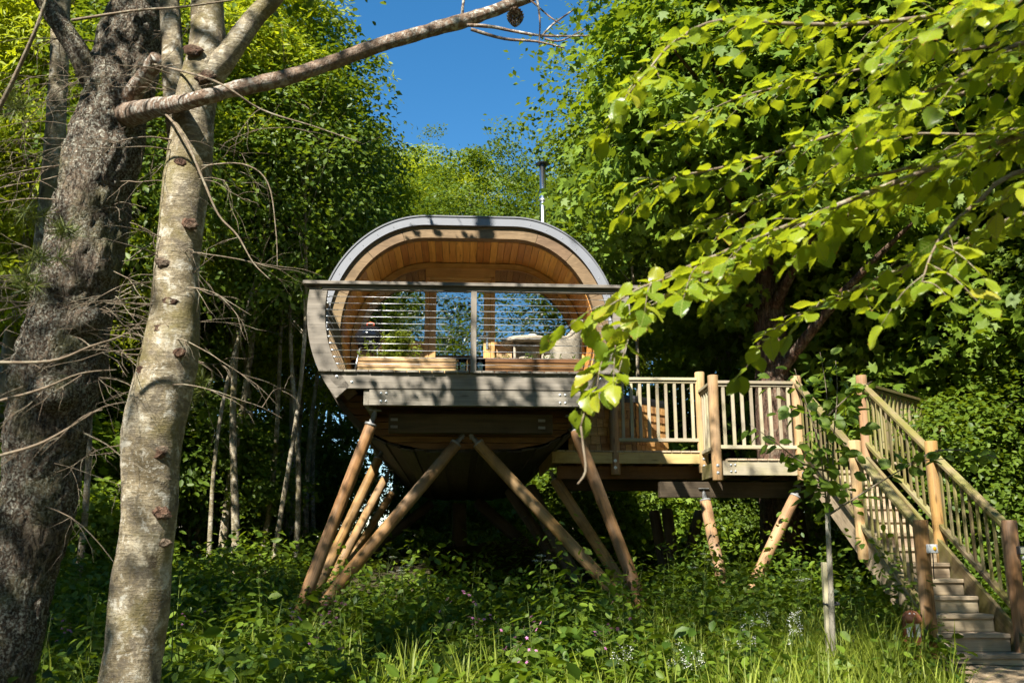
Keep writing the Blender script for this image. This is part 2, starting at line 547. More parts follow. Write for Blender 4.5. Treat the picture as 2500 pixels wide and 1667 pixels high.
def board(name, p0, p1, width, thick, mat, parent=None, up=(0, 0, 1), bev=0.004, label=None):
    """Straight timber from p0 to p1; width lies across, thickness along up."""
    Mx, L = frame(p0, p1, up)
    return put(name, boxmesh(L, width, thick, mat, bev), None, parent, Mx, label)


def tubemesh(pts, rads, seg=10, rough=0.0, seed=0, cap=True, sub=1, lump=0.0, plate=0.0):
    """Smooth tube through pts (numpy spline), radius per point, optional bark roughness."""
    P = np.array([tuple(p) for p in pts], float)
    Rr = np.array(rads, float)
    if sub > 1 and len(P) > 2:
        n = len(P)
        t = np.linspace(0, n - 1, (n - 1) * sub + 1)
        i = np.clip(t.astype(int), 0, n - 2)
        f = (t - i)[:, None]
        P0 = P[np.clip(i - 1, 0, n - 1)]
        P1, P2 = P[i], P[i + 1]
        P3 = P[np.clip(i + 2, 0, n - 1)]
        Q = 0.5 * ((2 * P1) + (-P0 + P2) * f + (2 * P0 - 5 * P1 + 4 * P2 - P3) * f ** 2 + (-P0 + 3 * P1 - 3 * P2 + P3) * f ** 3)
        Rr = Rr[i] * (1 - f[:, 0]) + Rr[i + 1] * f[:, 0]
        P = Q
    n = len(P)
    T = np.gradient(P, axis=0)
    T /= np.linalg.norm(T, axis=1)[:, None] + 1e-9
    ref = np.array([0, 0, 1.0]) if abs(T[0][2]) < 0.9 else np.array([1.0, 0, 0])
    A = np.zeros_like(P)
    a = ref - T[0] * ref.dot(T[0])
    for k in range(n):
        a = a - T[k] * a.dot(T[k])
        a /= np.linalg.norm(a) + 1e-9
        A[k] = a
    B = np.cross(T, A)
    th = np.linspace(0, 2 * np.pi, seg, endpoint=False)
    rr = np.ones((n, seg)) * Rr[:, None]
    if rough or lump or plate:
        for k in range(n):
            for j in range(seg):
                p = P[k] + A[k] * math.cos(th[j]) * Rr[k] + B[k] * math.sin(th[j]) * Rr[k]
                q = Vector(p) + Vector((seed * 3.1, seed * 1.7, 0))
                d = 0.0
                if rough:
                    d += rough * noise.noise(q * 14) + 0.5 * rough * noise.noise(q * 37)
                if plate:
                    w_ = Vector((q.x * 13, q.y * 13, q.z * 4.5)) + Vector((noise.noise(q * 6), noise.noise(q * 6 + Vector((9, 0, 0))), 0)) * 1.2
                    d += plate * (min(0.3, abs(noise.noise(w_))) * 3.3 - 0.6) + 0.3 * plate * noise.noise(q * 45)
                if lump:
                    d += lump * noise.noise(q * 2.6)
                rr[k, j] *= 1 + d
    V = P[:, None, :] + rr[:, :, None] * (A[:, None, :] * np.cos(th)[None, :, None] + B[:, None, :] * np.sin(th)[None, :, None])
    V = V.reshape(-1, 3).tolist()
    F = []
    for k in range(n - 1):
        for j in range(seg):
            j2 = (j + 1) % seg
            F.append((k * seg + j, k * seg + j2, (k + 1) * seg + j2, (k + 1) * seg + j))
    if cap:
        F.append(tuple(range(seg - 1, -1, -1)))
        F.append(tuple((n - 1) * seg + j for j in range(seg)))
    return V, F


def tube(name, pts, rads, mat, parent=None, seg=10, rough=0.0, seed=0, sub=1, lump=0.0, Mx=I4, label=None, plate=0.0):
    V, F = tubemesh(pts, rads, seg, rough, seed, True, sub, lump, plate)
    return put(name, mesh(name, V, F, True), mat, parent, Mx, label)


_polec = {}


def pole(name, p0, p1, r, mat, parent=None, seg=16, taper=1.0, label=None):
    """Round timber pole, its length along local X, ends chamfered."""
    Mx, L = frame(p0, p1)
    key = (round(L, 3), r, mat, taper, seg)
    if key not in _polec:
        n = max(4, int(L / 0.25))
        xs = [-L / 2] + [-L / 2 + 0.008] + [(-0.5 + (k + 1) / (n + 1)) * L for k in range(n)] + [L / 2 - 0.008, L / 2]
        V, F = [], []
        for k, x in enumerate(xs):
            t = x / L + 0.5
            rr = r * (1 + (taper - 1) * t) * (0.93 if k in (0, len(xs) - 1) else 1.0)
            rr *= 1 + 0.025 * math.sin(x * 5.1 + r * 40 + L)
            cy, cz = 0.006 * math.sin(x * 2.3 + L * 3), 0.006 * math.sin(x * 1.9 + 1)
            for j in range(seg):
                a = 2 * math.pi * j / seg
                V.append((x, cy + rr * math.cos(a), cz + rr * math.sin(a)))
        for k in range(len(xs) - 1):
            for j in range(seg):
                j2 = (j + 1) % seg
                F.append((k * seg + j, (k + 1) * seg + j, (k + 1) * seg + j2, k * seg + j2))
        F.append(tuple(range(seg)))
        F.append(tuple((len(xs) - 1) * seg + j for j in range(seg - 1, -1, -1)))
        me = mesh('pole', V, F)
        sm = [True] * len(me.polygons)
        sm[-1] = sm[-2] = False
        me.polygons.foreach_set('use_smooth', sm)
        me.materials.append(M[mat])
        _polec[key] = me
    return put(name, _polec[key], None, parent, Mx, label)


def lathe(prof, seg=24, a0=0.0, a1=2 * math.pi):
    V, F = [], []
    full = abs(a1 - a0 - 2 * math.pi) < 1e-6
    ns = seg if full else seg + 1
    for (r, z) in prof:
        for j in range(ns):
            a = a0 + (a1 - a0) * j / seg
            V.append((r * math.cos(a), r * math.sin(a), z))
    for k in range(len(prof) - 1):
        for j in range(seg):
            j2 = (j + 1) % ns
            F.append((k * ns + j, k * ns + j2, (k + 1) * ns + j2, (k + 1) * ns + j))
    return V, F


def bolt(parent, p, nrm=(0, -1, 0), r=0.016):
    Mx, _ = frame(Vector(p), Vector(p) + Vector(nrm))
    key = ('bolt', r)
    if key not in _polec:
        V, F = lathe([(0, -0.006), (r * 1.5, -0.006), (r * 1.5, 0.002), (r * 0.85, 0.003), (r * 0.8, 0.012), (0, 0.016)], 10)
        V = [(z, x, y) for x, y, z in V]
        me = mesh('bolt', V, F)
        me.materials.append(M['steel'])
        _polec[key] = me
    Mx.translation = Vector(p)
    return put('bolt', _polec[key], None, parent, Mx)


# ------------------------------------------------------------------ ground
def gz(x, y):
    u = (y - 9.6) * 1.6
    sp = u if u > 30 else math.log1p(math.exp(u))
    z = 0.045 * (min(y, 23) - 9.6) + 0.062 * min(sp / 1.6, 12) + 0.02 * max(0.0, min(y, 80) - 34)
    far = max(0.0, abs(y) + abs(x) - 30) * 0.01
    return z + 0.05 * math.sin(x * 0.9 + y * 0.35) * min(1, abs(y - 9.5) / 5 + 0.2) + 0.03 * math.sin(x * 2.1 - y * 1.3) + 0.12 * noise.noise(Vector((x * 0.25, y * 0.25, 0))) + far * noise.noise(Vector((x * 0.03, y * 0.03, 5)))


def axis(lo, hi, near, step, grow=1.18):
    a, s = [near[0]], step
    while a[-1] < near[1]:
        a.append(a[-1] + step)
    while a[-1] < hi:
        s *= grow
        a.append(a[-1] + s)
    b, s = [near[0]], step
    while b[-1] > lo:
        s *= grow
        b.append(b[-1] - s)
    return sorted(set(b[1:] + a))


gx = axis(-260, 260, (-9, 9), 0.3)
gy = axis(-160, 320, (3, 24), 0.3)
V = [(x, y, gz(x, y)) for y in gy for x in gx]
nx = len(gx)
F = [(j * nx + i, j * nx + i + 1, (j + 1) * nx + i + 1, (j + 1) * nx + i) for j in range(len(gy) - 1) for i in range(nx - 1)]
g = put('ground', mesh('ground', V, F, True), 'soil')
tag(g, 'dark woodland soil under the undergrowth', 'ground', kind='structure')


def patch(name, cx, cy, rx, ry, label, seed):
    V, F = [(cx, cy, gz(cx, cy) + 0.035)], []
    K, N = 6, 40
    for k in range(1, K + 1):
        for j in range(N):
            a = 2 * math.pi * j / N
            w = 1 + 0.35 * noise.noise(Vector((math.cos(a) * 1.5, math.sin(a) * 1.5, seed)))
            x, y = cx + rx * w * k / K * math.cos(a), cy + ry * w * k / K * math.sin(a)
            V.append((x, y, gz(x, y) + (0.03 if k < K else -0.02) + 0.02 * noise.noise(Vector((x * 6, y * 6, seed)))))
    for j in range(N):
        F.append((0, 1 + j, 1 + (j + 1) % N))
        for k in range(1, K):
            a, b = 1 + (k - 1) * N, 1 + k * N
            F.append((a + j, b + j, b + (j + 1) % N, a + (j + 1) % N))
    o = put(name, mesh(name, V, F, True), 'path')
    return tag(o, label, 'path', kind='structure')


patch('path', -1.30, 8.95, 0.85, 0.55, 'patch of bare trodden earth among the plants', 2.0)
patch('path', 5.0, 9.0, 1.15, 0.55, 'bare earth at the foot of the wooden stairs', 5.0)

# ------------------------------------------------------------------ treehouse pod
YAW = R(3.1)
PODM = Matrix.Translation((-0.51, 11.1, 0)) @ Matrix.Rotation(YAW, 4, 'Z')
pod = thing('treehouse', 'rounded timber treehouse with curved grey roof and front balcony on angled stilts', 'treehouse', PODM)
A, RX, RZ, ZC = 0.58, 1.42, 1.60, 4.03
DECK, RAILZ = 3.28, 4.37
W0, W1, WALL = 1.05, 11.6, 2.15     # shell front, shell back, glazed wall


def secline(off, a, b, n=160):
    """Outline of the pod section at an inward offset from angle a to b (degrees, 0 right, 90 top)."""
    pts = []
    for k in range(n + 1):
        ph = R(a + (b - a) * k / n)
        c, s = math.cos(ph), math.sin(ph)
        sx = A if c > 1e-9 else -A
        p = (sx + (RX - off) * c, ZC + (RZ - off) * s)
        if pts and (pts[-1][0] > 0) != (p[0] > 0) and abs(s) > 0.9:
            zf = ZC + (RZ - off) * (1 if s > 0 else -1)
            for q in range(9):
                xx = A - 2 * A * q / 8
                pts.append((xx if pts[-1][0] > 0 or q else xx, zf))
        pts.append(p)
    # drop near duplicates
    out = [pts[0]]
    for p in pts[1:]:
        if math.dist(p, out[-1]) > 1e-4:
            out.append(p)
    return out


def resample(line, n):
    L = [0]
    for p, q in zip(line, line[1:]):
        L.append(L[-1] + math.dist(p, q))
    res = []
    for k in range(n + 1):
        t = L[-1] * k / n
        i = max(j for j in range(len(L)) if L[j] <= t + 1e-9)
        i = min(i, len(line) - 2)
        f = (t - L[i]) / (L[i + 1] - L[i])
        res.append((line[i][0] + (line[i + 1][0] - line[i][0]) * f, line[i][1] + (line[i + 1][1] - line[i][1]) * f))
    return res, L[-1]


def band(o0, o1, a, b, w0, w1, n=48):
    """Curved solid between two offsets of the section, from depth w0 to w1."""
    l0, _ = resample(secline(o0, a, b), n)
    l1, _ = resample(secline(o1, a, b), n)
    V, F = [], []
    for (p, q) in zip(l0, l1):
        V += [(p[0], w0, p[1]), (q[0], w0, q[1]), (q[0], w1, q[1]), (p[0], w1, p[1])]
    for k in range(n):
        i, j = 4 * k, 4 * (k + 1)
        for s in range(4):
            t = (s + 1) % 4
            F.append((i + s, i + t, j + t, j + s))
    F.append((3, 2, 1, 0))
    F.append((4 * n, 4 * n + 1, 4 * n + 2, 4 * n + 3))
    me = mesh('band', V, F)
    bm = bmesh.new()
    bm.from_mesh(me)
    bmesh.ops.recalc_face_normals(bm, faces=bm.faces)
    bm.to_mesh(me)
    bm.free()
    return me


rf = put('roof', band(0.0, 0.10, -8, 188, W0 + 0.07, W1, 64), 'roof', pod)
fas = put('roof_fascia', band(0.0, 0.122, -16, 196, W0, W0 + 0.068, 90), 'roof', pod, label='curved grey metal fascia round the roof edge')
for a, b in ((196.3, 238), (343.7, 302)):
    put('lower_edge', band(0.0, 0.07, a, b, W0 + 0.01, W0 + 0.066, 30), 'belly', pod)  # grey fascia ring carried on below; its shade put in as dark colour
put('drip_edge', band(-0.014, 0.006, -15, 195, W0 - 0.012, W0 + 0.10, 90), 'roof_dark', fas)
for k in range(14):
    p = secline(0.075, 20 + 10 * k, 20.5 + 10 * k, 1)[0]
    bolt(fas, (p[0], W0, p[1]), r=0.003)
# weathered ring under the roof edge, in curved lengths
cuts = [-40, -8, 22, 50, 74, 106, 130, 158, 188, 220]
for a, b in zip(cuts, cuts[1:]):
    put('ring_segment', band(0.124, 0.29, a + 0.12, b - 0.12, W0 + 0.045, W0 + 0.20, 14), 'ring_wood', pod)
# cedar lining boards
line, LL = resample(secline(0.30, -32, 212), 66)
for p, q in zip(line, line[1:]):
    mx, mz = (p[0] + q[0]) / 2, (p[1] + q[1]) / 2
    t = Vector((q[0] - p[0], 0, q[1] - p[1]))
    nrm = Vector((-t.z, 0, t.x)).normalized()
    if nrm.dot(Vector((mx, 0, mz - ZC))) < 0:
        nrm = -nrm
    j = random.uniform(-0.002, 0.002)
    c = Vector((mx, 0, mz)) + nrm * (0.009 + j)
    board('plank', c + Vector((0, W0 + 0.19, 0)), c + Vector((0, WALL + 0.1, 0)), t.length - 0.004, 0.018, 'cedar', pod, nrm, 0.003)
# room inside the glass: lining, floor, back wall
put('room_lining', band(0.30, 0.32, -40, 220, WALL + 0.12, 7.0, 40), 'soffit', pod)
board('room_floor', (0, WALL + 0.1, DECK - 0.02), (0, 7.0, DECK - 0.02), 3.1, 0.04, 'soffit', pod)
l1, _ = resample(secline(0.30, -40, 220), 40)
put('room_wall', mesh('room_wall', [(x, 7.0, z) for x, z in l1], [tuple(range(len(l1)))]), 'soffit', pod)

# belly cladding: long boards
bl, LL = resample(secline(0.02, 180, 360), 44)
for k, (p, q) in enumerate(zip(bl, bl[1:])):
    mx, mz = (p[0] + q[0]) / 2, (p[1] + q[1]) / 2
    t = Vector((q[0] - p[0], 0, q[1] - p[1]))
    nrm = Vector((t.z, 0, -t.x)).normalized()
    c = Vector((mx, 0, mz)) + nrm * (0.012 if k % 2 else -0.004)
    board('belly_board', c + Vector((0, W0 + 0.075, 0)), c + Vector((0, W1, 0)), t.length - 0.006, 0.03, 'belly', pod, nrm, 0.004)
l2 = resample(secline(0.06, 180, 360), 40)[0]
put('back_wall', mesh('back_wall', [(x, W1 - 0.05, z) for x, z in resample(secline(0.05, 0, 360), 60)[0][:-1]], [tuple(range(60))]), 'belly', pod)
# front end boards of the belly under the balcony
z = ZC - RZ + 0.035
rows = 0
while z < 3.15:
    h = 0.088
    zz = z + h / 2

    def halfw(zv):
        s = min(1.0, abs(zv - ZC) / (RZ - 0.05))
        return A + (RX - 0.05) * math.sqrt(max(0, 1 - s * s))
    u0, u1 = halfw(z + 0.004), halfw(z + h - 0.004)
    V = []
    for w in (W0 + 0.09, W0 + 0.12):
        V += [(-u0, w, z + 0.004), (u0, w, z + 0.004), (u1, w, z + h - 0.004), (-u1, w, z + h - 0.004)]
    put('end_board', mesh('end_board', V, [(0, 1, 2, 3), (7, 6, 5, 4), (0, 4, 5, 1), (1, 5, 6, 2), (2, 6, 7, 3), (3, 7, 4, 0)]), 'soffit', pod)
    z += h

# ---- glazed wall
DU = -0.13                             # door centre
SILL = 4.10


def arcz(u, off):
    au = abs(u)
    if au <= A:
        return ZC + RZ - off
    s = (au - A) / (RX - off)
    return ZC + (RZ - off) * math.sqrt(max(0, 1 - s * s))


def arcu(zv, off):
    s = (zv - ZC) / (RZ - off)
    return A + (RX - off) * math.sqrt(max(0, 1 - s * s))


put('arch_frame', band(0.315, 0.39, -8, 188, WALL, WALL + 0.06, 60), 'oak', pod)
put('arch_bead', band(0.39, 0.41, -5, 185, WALL - 0.012, WALL + 0.03, 60), 'oak', pod)
door = board('door', (DU - 0.355 - 0.04, WALL, DECK + 0.03), (DU - 0.355 - 0.04, WALL, 5.05), 0.10, 0.055, 'oak', pod, (0, 1, 0), label='oak framed glazed door')
board('door_stile', (DU + 0.395, WALL, DECK + 0.03), (DU + 0.395, WALL, 5.05), 0.10, 0.055, 'oak', door, (0, 1, 0))
board('door_rail', (DU - 0.345, WALL, 5.0), (DU + 0.345, WALL, 5.0), 0.10, 0.054, 'oak', door, (0, 1, 0))
board('door_rail', (DU - 0.345, WALL, DECK + 0.08), (DU + 0.345, WALL, DECK + 0.08), 0.14, 0.054, 'oak', door, (0, 1, 0))
board('pane', (DU, WALL + 0.005, DECK + 0.15), (DU, WALL + 0.005, 4.95), 0.69, 0.008, 'glass', door, (0, 1, 0), 0)
hd = board('handle', (DU + 0.395, WALL - 0.034, 4.02), (DU + 0.395, WALL - 0.034, 4.28), 0.035, 0.012, 'steel', door, (0, 1, 0))
tube('lever', [(DU + 0.395, WALL - 0.04, 4.2), (DU + 0.395, WALL - 0.085, 4.2), (DU + 0.38, WALL - 0.09, 4.2), (DU + 0.27, WALL - 0.09, 4.2)], [0.01] * 4, 'steel', door, 8)
for s in (-1, 1):
    board('frame_post', (DU + s * 0.478, WALL, DECK), (DU + s * 0.478, WALL, 5.09), 0.06, 0.075, 'oak', pod, (0, 1, 0))
board('frame_head', (DU - 0.45, WALL, 5.075), (DU + 0.45, WALL, 5.075), 0.045, 0.074, 'oak', pod, (0, 1, 0))
for s in (-1, 1):
    u_in = DU + s * 0.51
    n = 28
    u_out = s * arcu(SILL + 0.02, 0.395)
    us = [u_in + (u_out - u_in) * (1 - (1 - k / n) ** 2) for k in range(n + 1)]
    top = [(u, max(SILL + 0.02, arcz(u, 0.395))) for u in us]
    V = [(u, WALL + 0.012, zz) for u, zz in top] + [(u, WALL + 0.012, SILL + 0.01) for u, _ in top]
    V += [(x, y + 0.008, zz) for x, y, zz in V]
    N = n + 1
    F = []
    for k in range(n):
        F.append((k, k + 1, N + k + 1, N + k))
        F.append((2 * N + k + 1, 2 * N + k, 3 * N + k, 3 * N + k + 1))
    win = put('window', mesh('window', V, F), 'glass', pod, label='curved glass pane beside the door')
    board('sill', (u_in, WALL - 0.02, SILL), (s * (arcu(SILL, 0.34) - 0.03), WALL - 0.02, SILL), 0.12, 0.035, 'oak', win)
    # boards below the sill
    for k in range(7):
        zz = SILL - 0.07 - k * 0.112
        u_e = s * (arcu(zz, 0.345) - 0.02)
        board('wall_board', (u_in, WALL + 0.02 + 0.003 * (k % 2), zz), (u_e, WALL + 0.02, zz), 0.106, 0.02, 'pale_cedar', pod, (0, 1, 0))
board('transom', (DU - 0.508, WALL + 0.004, 5.17), (DU + 0.508, WALL + 0.004, 5.17), 0.145, 0.05, 'oak', pod, (0, 1, 0))
# roller blinds seen in the tops of the windows
for s in (-1, 1):
    u0, u1 = DU + s * 0.53, DU + s * 1.12
    V = [(u0, WALL + 0.12, 4.62), (u1, WALL + 0.12, 4.62), (u1, WALL + 0.12, 5.0), (u0, WALL + 0.12, 5.06)]
    put('blind', mesh('blind', V, [(0, 1, 2, 3)]), 'cream', pod)

# ---- balcony
nb = 24
for k in range(nb):
    u = -1.80 + (k + 0.5) * 3.6 / nb
    dz = random.uniform(-0.002, 0.002)
    board('deck_board', (u, -0.035 + random.uniform(-0.006, 0.004), DECK - 0.014 + dz), (u, WALL - 0.05, DECK - 0.014 + dz), 3.6 / nb - 0.008, 0.028, 'grey_wood', pod)


def taperbeam(name, z0, z1, ul0, ul1, ur0, ur1, w0, w1, mat):
    """Cross beam with ends cut to the curve: ul1 and ur1 at the top, ul0 and ur0 at the bottom."""
    V = []
    for w in (w0, w1):
        V += [(ul0, w, z0), (ur0, w, z0), (ur1, w, z1), (ul1, w, z1)]
    me = mesh(name, V, [(0, 1, 2, 3), (7, 6, 5, 4), (0, 4, 5, 1), (1, 5, 6, 2), (2, 6, 7, 3), (3, 7, 4, 0)])
    bm = bmesh.new()
    bm.from_mesh(me)
    bmesh.ops.bevel(bm, geom=list(bm.edges), offset=0.005, segments=1, affect='EDGES')
    bm.to_mesh(me)
    bm.free()
    return put(name, me, mat, pod)


fb = taperbeam('fascia_beam', 3.055, 3.248, -1.56, -1.74, 1.56, 1.74, 0.0, 0.06, 'grey_wood')
for p in ((-1.58, 3.20), (-1.40, 3.135), (1.58, 3.20), (1.40, 3.135)):
    bolt(fb, (p[0], 0.0, p[1]), r=0.012)
lb = board('cross_beam', (-1.19, 0.045, 2.955), (1.34, 0.045, 2.955), 0.19, 0.07, 'grey_wood', pod, (0, 1, 0))
for u in (-1.02, 1.12):
    for du in (-0.032, 0.032):
        for dz in (-0.048, 0.048):
            bolt(lb, (u + du, 0.01, 2.955 + dz), r=0.011)
for u in (-1.225, 1.375):
    board('joist', (u, 0.03, 2.955), (u, W1 - 0.3, 2.955), 0.066, 0.186, 'grey_wood', pod)
for u in (-0.72, -0.24, 0.24, 0.72):
    board('joist', (u, 0.09, 3.15), (u, WALL, 3.15), 0.06, 0.17, 'dark_beam', pod)
db = board('under_beam', (-1.0, 0.72, 2.74), (1.06, 0.72, 2.74), 0.24, 0.16, 'dark_beam', pod, (0, 1, 0))
for u in (-0.93, 0.92):
    for zz in (2.69, 2.78):
        board('plate', (u - 0.045, 0.632, zz), (u + 0.045, 0.632, zz), 0.035, 0.006, 'dull_steel', db, (0, 1, 0))
# curved side posts of the balcony (the jaw)
for s in (-1, 1):
    a, b = (170, 224) if s < 0 else (10, -44)
    put('curved_post', band(0.03, 0.245, a, b, 0.0, 0.07, 26), 'grey_wood', pod, label='curved weathered end post of the balcony')
    board('side_rail', (s * 1.93, 0.06, RAILZ - 0.02), (s * 1.93, W0 + 0.05, RAILZ - 0.02), 0.13, 0.042, 'grey_wood', pod)
    board('side_subrail', (s * 1.90, 0.07, RAILZ - 0.068), (s * 1.90, W0 + 0.05, RAILZ - 0.068), 0.045, 0.05, 'grey_wood', pod)
board('handrail', (-2.03, 0.02, RAILZ - 0.02), (2.09, 0.02, RAILZ - 0.02), 0.15, 0.042, 'grey_wood', pod)
board('subrail', (-1.80, 0.02, RAILZ - 0.071), (1.80, 0.02, RAILZ - 0.071), 0.06, 0.056, 'grey_wood', pod)
board('rail_post', (0.045, 0.02, DECK), (0.045, 0.02, RAILZ - 0.10), 0.072, 0.062, 'grey_wood', pod, (0, 1, 0))
for k in range(11):
    zz = 3.362 + 0.0835 * k
    ue = A + (RX - 0.25) * math.sqrt(max(0, 1 - ((zz - ZC) / (RZ - 0.25)) ** 2))
    sag = random.uniform(-0.003, 0.003)
    cb = tube('cable', [(-ue, 0.035, zz), (-ue * 0.5, 0.035, zz + sag), (0.045, 0.035, zz), (ue * 0.5, 0.035, zz - sag), (ue, 0.035, zz)], [0.0032] * 5, 'steel', pod, 6)
    for s in (-1, 1):
        tube('tensioner', [(s * (ue + 0.01), 0.035, zz), (s * (ue - 0.03), 0.035, zz), (s * (ue - 0.035), 0.035, zz), (s * (ue - 0.15), 0.035, zz)], [0.012, 0.012, 0.0065, 0.0055], 'steel', cb, 8)
        sc = tube('cable', [(s * (ue + 0.03), 0.06, zz), (s * (ue + 0.03), W0 + 0.05, zz)], [0.0032] * 2, 'steel', pod, 6)
        tube('tensioner', [(s * (ue + 0.03), 0.07, zz), (s * (ue + 0.03), 0.2, zz)], [0.0075, 0.006], 'steel', sc, 8)

# ---- stove flue
fl = at(1326, 560, 16.3)
fp = PODM.inverted() @ fl
flue = tube('flue', [(fp.x, fp.y, 4.9), (fp.x, fp.y, 6.6), (fp.x, fp.y, 8.15)], [0.06] * 3, 'flue', pod, 16, label='shiny stainless stove flue')
for zz in (6.6, 7.5):
    tube('flue_band', [(fp.x, fp.y, zz - 0.025), (fp.x, fp.y, zz + 0.025)], [0.066] * 2, 'steel', flue, 16)
V, F = lathe([(0.0, 0.0), (0.065, 0.0), (0.065, 0.05), (0.12, 0.06), (0.125, 0.075), (0.05, 0.11), (0.0, 0.115)], 20)
put('cowl', mesh('cowl', V, F), 'black', flue, Matrix.Translation((fp.x, fp.y, 8.15)))

# ---- stilts
PI_ = PODM.inverted()


def stilt(parent, inv, ptop, Yt, pbot, Yb, r=0.073, mat='stilt', bracket=True, deep=0.6):
    a, b = at(*ptop, Yt), at(*pbot, Yb)
    d = (b - a).normalized()
    # carry on below the plants into the soil
    k = 0
    while b.z > gz(b.x, b.y) - 0.15 and k < 60:
        b = b + d * 0.05
        k += 1
    o = pole('stilt', inv @ a, inv @ b, r, mat, parent, 18, 1.06)
    if bracket:
        u = (a - b).normalized()
        la, lb_ = inv @ a, inv @ (a + u * 0.16)
        tube('bracket', [la - (lb_ - la) * 0.1, la + (lb_ - la) * 0.08, la + (lb_ - la) * 0.12, la + (lb_ - la) * 0.8, lb_], [r * 1.03, r * 1.03, 0.035, 0.028, 0.028], 'dull_steel', o, 10)
        top = lb_ + Vector((0, 0, 0.02))
        board('bracket_plate', top - Vector((0.075, 0, 0)), top + Vector((0.075, 0, 0)), 0.12, 0.012, 'dull_steel', o)
        board('bracket_fin', top - Vector((0, 0, 0.08)), top, 0.07, 0.012, 'dull_steel', o, (1, 0, 0))
    return o


stilt(pod, PI_, (905, 1036), 11.28, (757, 1428), 11.15)
stilt(pod, PI_, (1113, 1083), 11.85, (842, 1412), 11.35)
stilt(pod, PI_, (1168, 1083), 11.85, (1468, 1412), 11.55)
stilt(pod, PI_, (1406, 1050), 11.45, (1538, 1400), 11.5)
stilt(pod, PI_, (924, 1120), 14.2, (792, 1402), 13.7)
stilt(pod, PI_, (940, 1168), 16.6, (826, 1385), 15.9)
stilt(pod, PI_, (957, 1203), 19.2, (860, 1362), 18.4)
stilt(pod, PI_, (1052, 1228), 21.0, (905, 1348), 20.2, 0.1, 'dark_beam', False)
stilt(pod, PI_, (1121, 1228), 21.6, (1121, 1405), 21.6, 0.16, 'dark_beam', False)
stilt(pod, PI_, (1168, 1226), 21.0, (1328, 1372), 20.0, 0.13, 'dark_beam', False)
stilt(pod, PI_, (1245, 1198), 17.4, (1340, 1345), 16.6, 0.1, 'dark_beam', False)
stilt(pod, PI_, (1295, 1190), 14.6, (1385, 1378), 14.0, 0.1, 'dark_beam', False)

# ------------------------------------------------------------------ landing, platform and stairs
LDM = Matrix.Translation((4.02, 13.1, 0)) @ Matrix.Rotation(YAW, 4, 'Z')
LDI = LDM.inverted()
LZ, PZ = 2.43, 2.62
land = thing('landing_deck', 'timber landing with round posts and balusters at the top of the stairs', 'deck', LDM)


def section(parent, p0, p1, zb, zt, mat, n, posts_r=0.07, bal=0.045, dz0=0.0, dz1=0.0, bt=0.038):
    """Rail section between two posts: handrail, subrail, base rail and n balusters; dz lifts follow a slope."""
    p0, p1 = Vector((*p0, 0)), Vector((*p1, 0))
    d = (p1 - p0).normalized()
    a, b = p0 + d * posts_r * 0.8, p1 - d * posts_r * 0.8
    L = (p1 - p0).length

    def P(t, z):
        q = p0.lerp(p1, t)
        return Vector((q.x, q.y, z + dz0 + (dz1 - dz0) * t))
    ta, tb = posts_r * 0.75 / L, 1 - posts_r * 0.75 / L
    board('handrail', P(ta, zt - 0.022), P(tb, zt - 0.022), 0.10, 0.042, mat, parent)
    board('subrail', P(ta, zt - 0.066), P(tb, zt - 0.066), 0.055, 0.03, mat, parent)
    board('base_rail', P(ta, zb), P(tb, zb), 0.075, 0.05, mat, parent)
    for k in range(n):
        t = (k + 1) / (n + 1)
        board('baluster', P(t, zb + 0.02), P(t, zt - 0.075), bal, bt, mat, parent, Vector((d.y, -d.x, 0)), 0.004)


def rpost(parent, u, w, z0, z1, r=0.072, mat='post', bolts=2):
    o = pole('post', (u, w, z0), (u, w, z1), r, mat, parent, 20)
    for k in range(bolts):
        bolt(o, (u - 0.01, w - r, z0 + 0.10 + 0.10 * k))
    return o


P1U, P2U, PLU = -1.19, -1.17, -2.47
WPL = 0.80
rpost(land, 0.0, 0.0, 2.13, 3.60)
rpost(land, P1U, 0.0, 2.13, 3.60)
rpost(land, P2U, WPL, 2.30, 3.80)
rpost(land, PLU, WPL + 0.02, 2.27, 3.80)
rpost(land, 0.95, 0.0, 2.13, 3.62)
rpost(land, 2.98, 1.84, 2.0, 3.62)
section(land, (P1U, 0), (0, 0), LZ + 0.16, LZ + 1.09, 'rail', 8)
section(land, (P1U, 0), (P2U, WPL), LZ + 0.16, LZ + 1.09, 'rail', 5)
section(land, (PLU, WPL + 0.02), (P2U, WPL), PZ + 0.16, PZ + 1.09, 'rail', 9)
section(land, (0.95, 0), (2.98, 1.84), LZ + 0.16, LZ + 1.09, 'mossy', 18)
# deck boards front to back
u = -1.19
while u < 3.0:
    w0 = max(-0.03, (u - 0.95) * 0.906 - 0.05)
    lo = WPL + 0.12 if u < P2U else w0
    board('deck_board', (u + 0.07, lo, LZ - 0.014), (u + 0.07, 2.6, LZ - 0.014), 0.134, 0.028, 'tread', land)
    u += 0.142
u = -3.35
while u < P2U - 0.1:
    board('deck_board', (u + 0.07, WPL - 0.05, PZ - 0.014), (u + 0.07, 3.2, PZ - 0.014), 0.134, 0.028, 'tread', land)
    u += 0.142
f1 = board('fascia_board', (P1U + 0.06, 0.012, 2.30), (-0.06, 0.012, 2.30), 0.195, 0.045, 'rail', land, (0, 1, 0))
for du in (-0.03, 0.03):
    for dz in (-0.045, 0.045):
        bolt(f1, (P1U + 0.22 + du, -0.012, 2.30 + dz), r=0.011)
board('fascia_board', (P1U, 0.06, 2.29), (P1U, WPL - 0.03, 2.29), 0.195, 0.045, 'mossy', land, (1, 0, 0))
board('fascia_board', (-3.36, WPL - 0.01, 2.515), (P2U - 0.02, WPL - 0.01, 2.515), 0.165, 0.045, 'larch', land, (0, 1, 0))
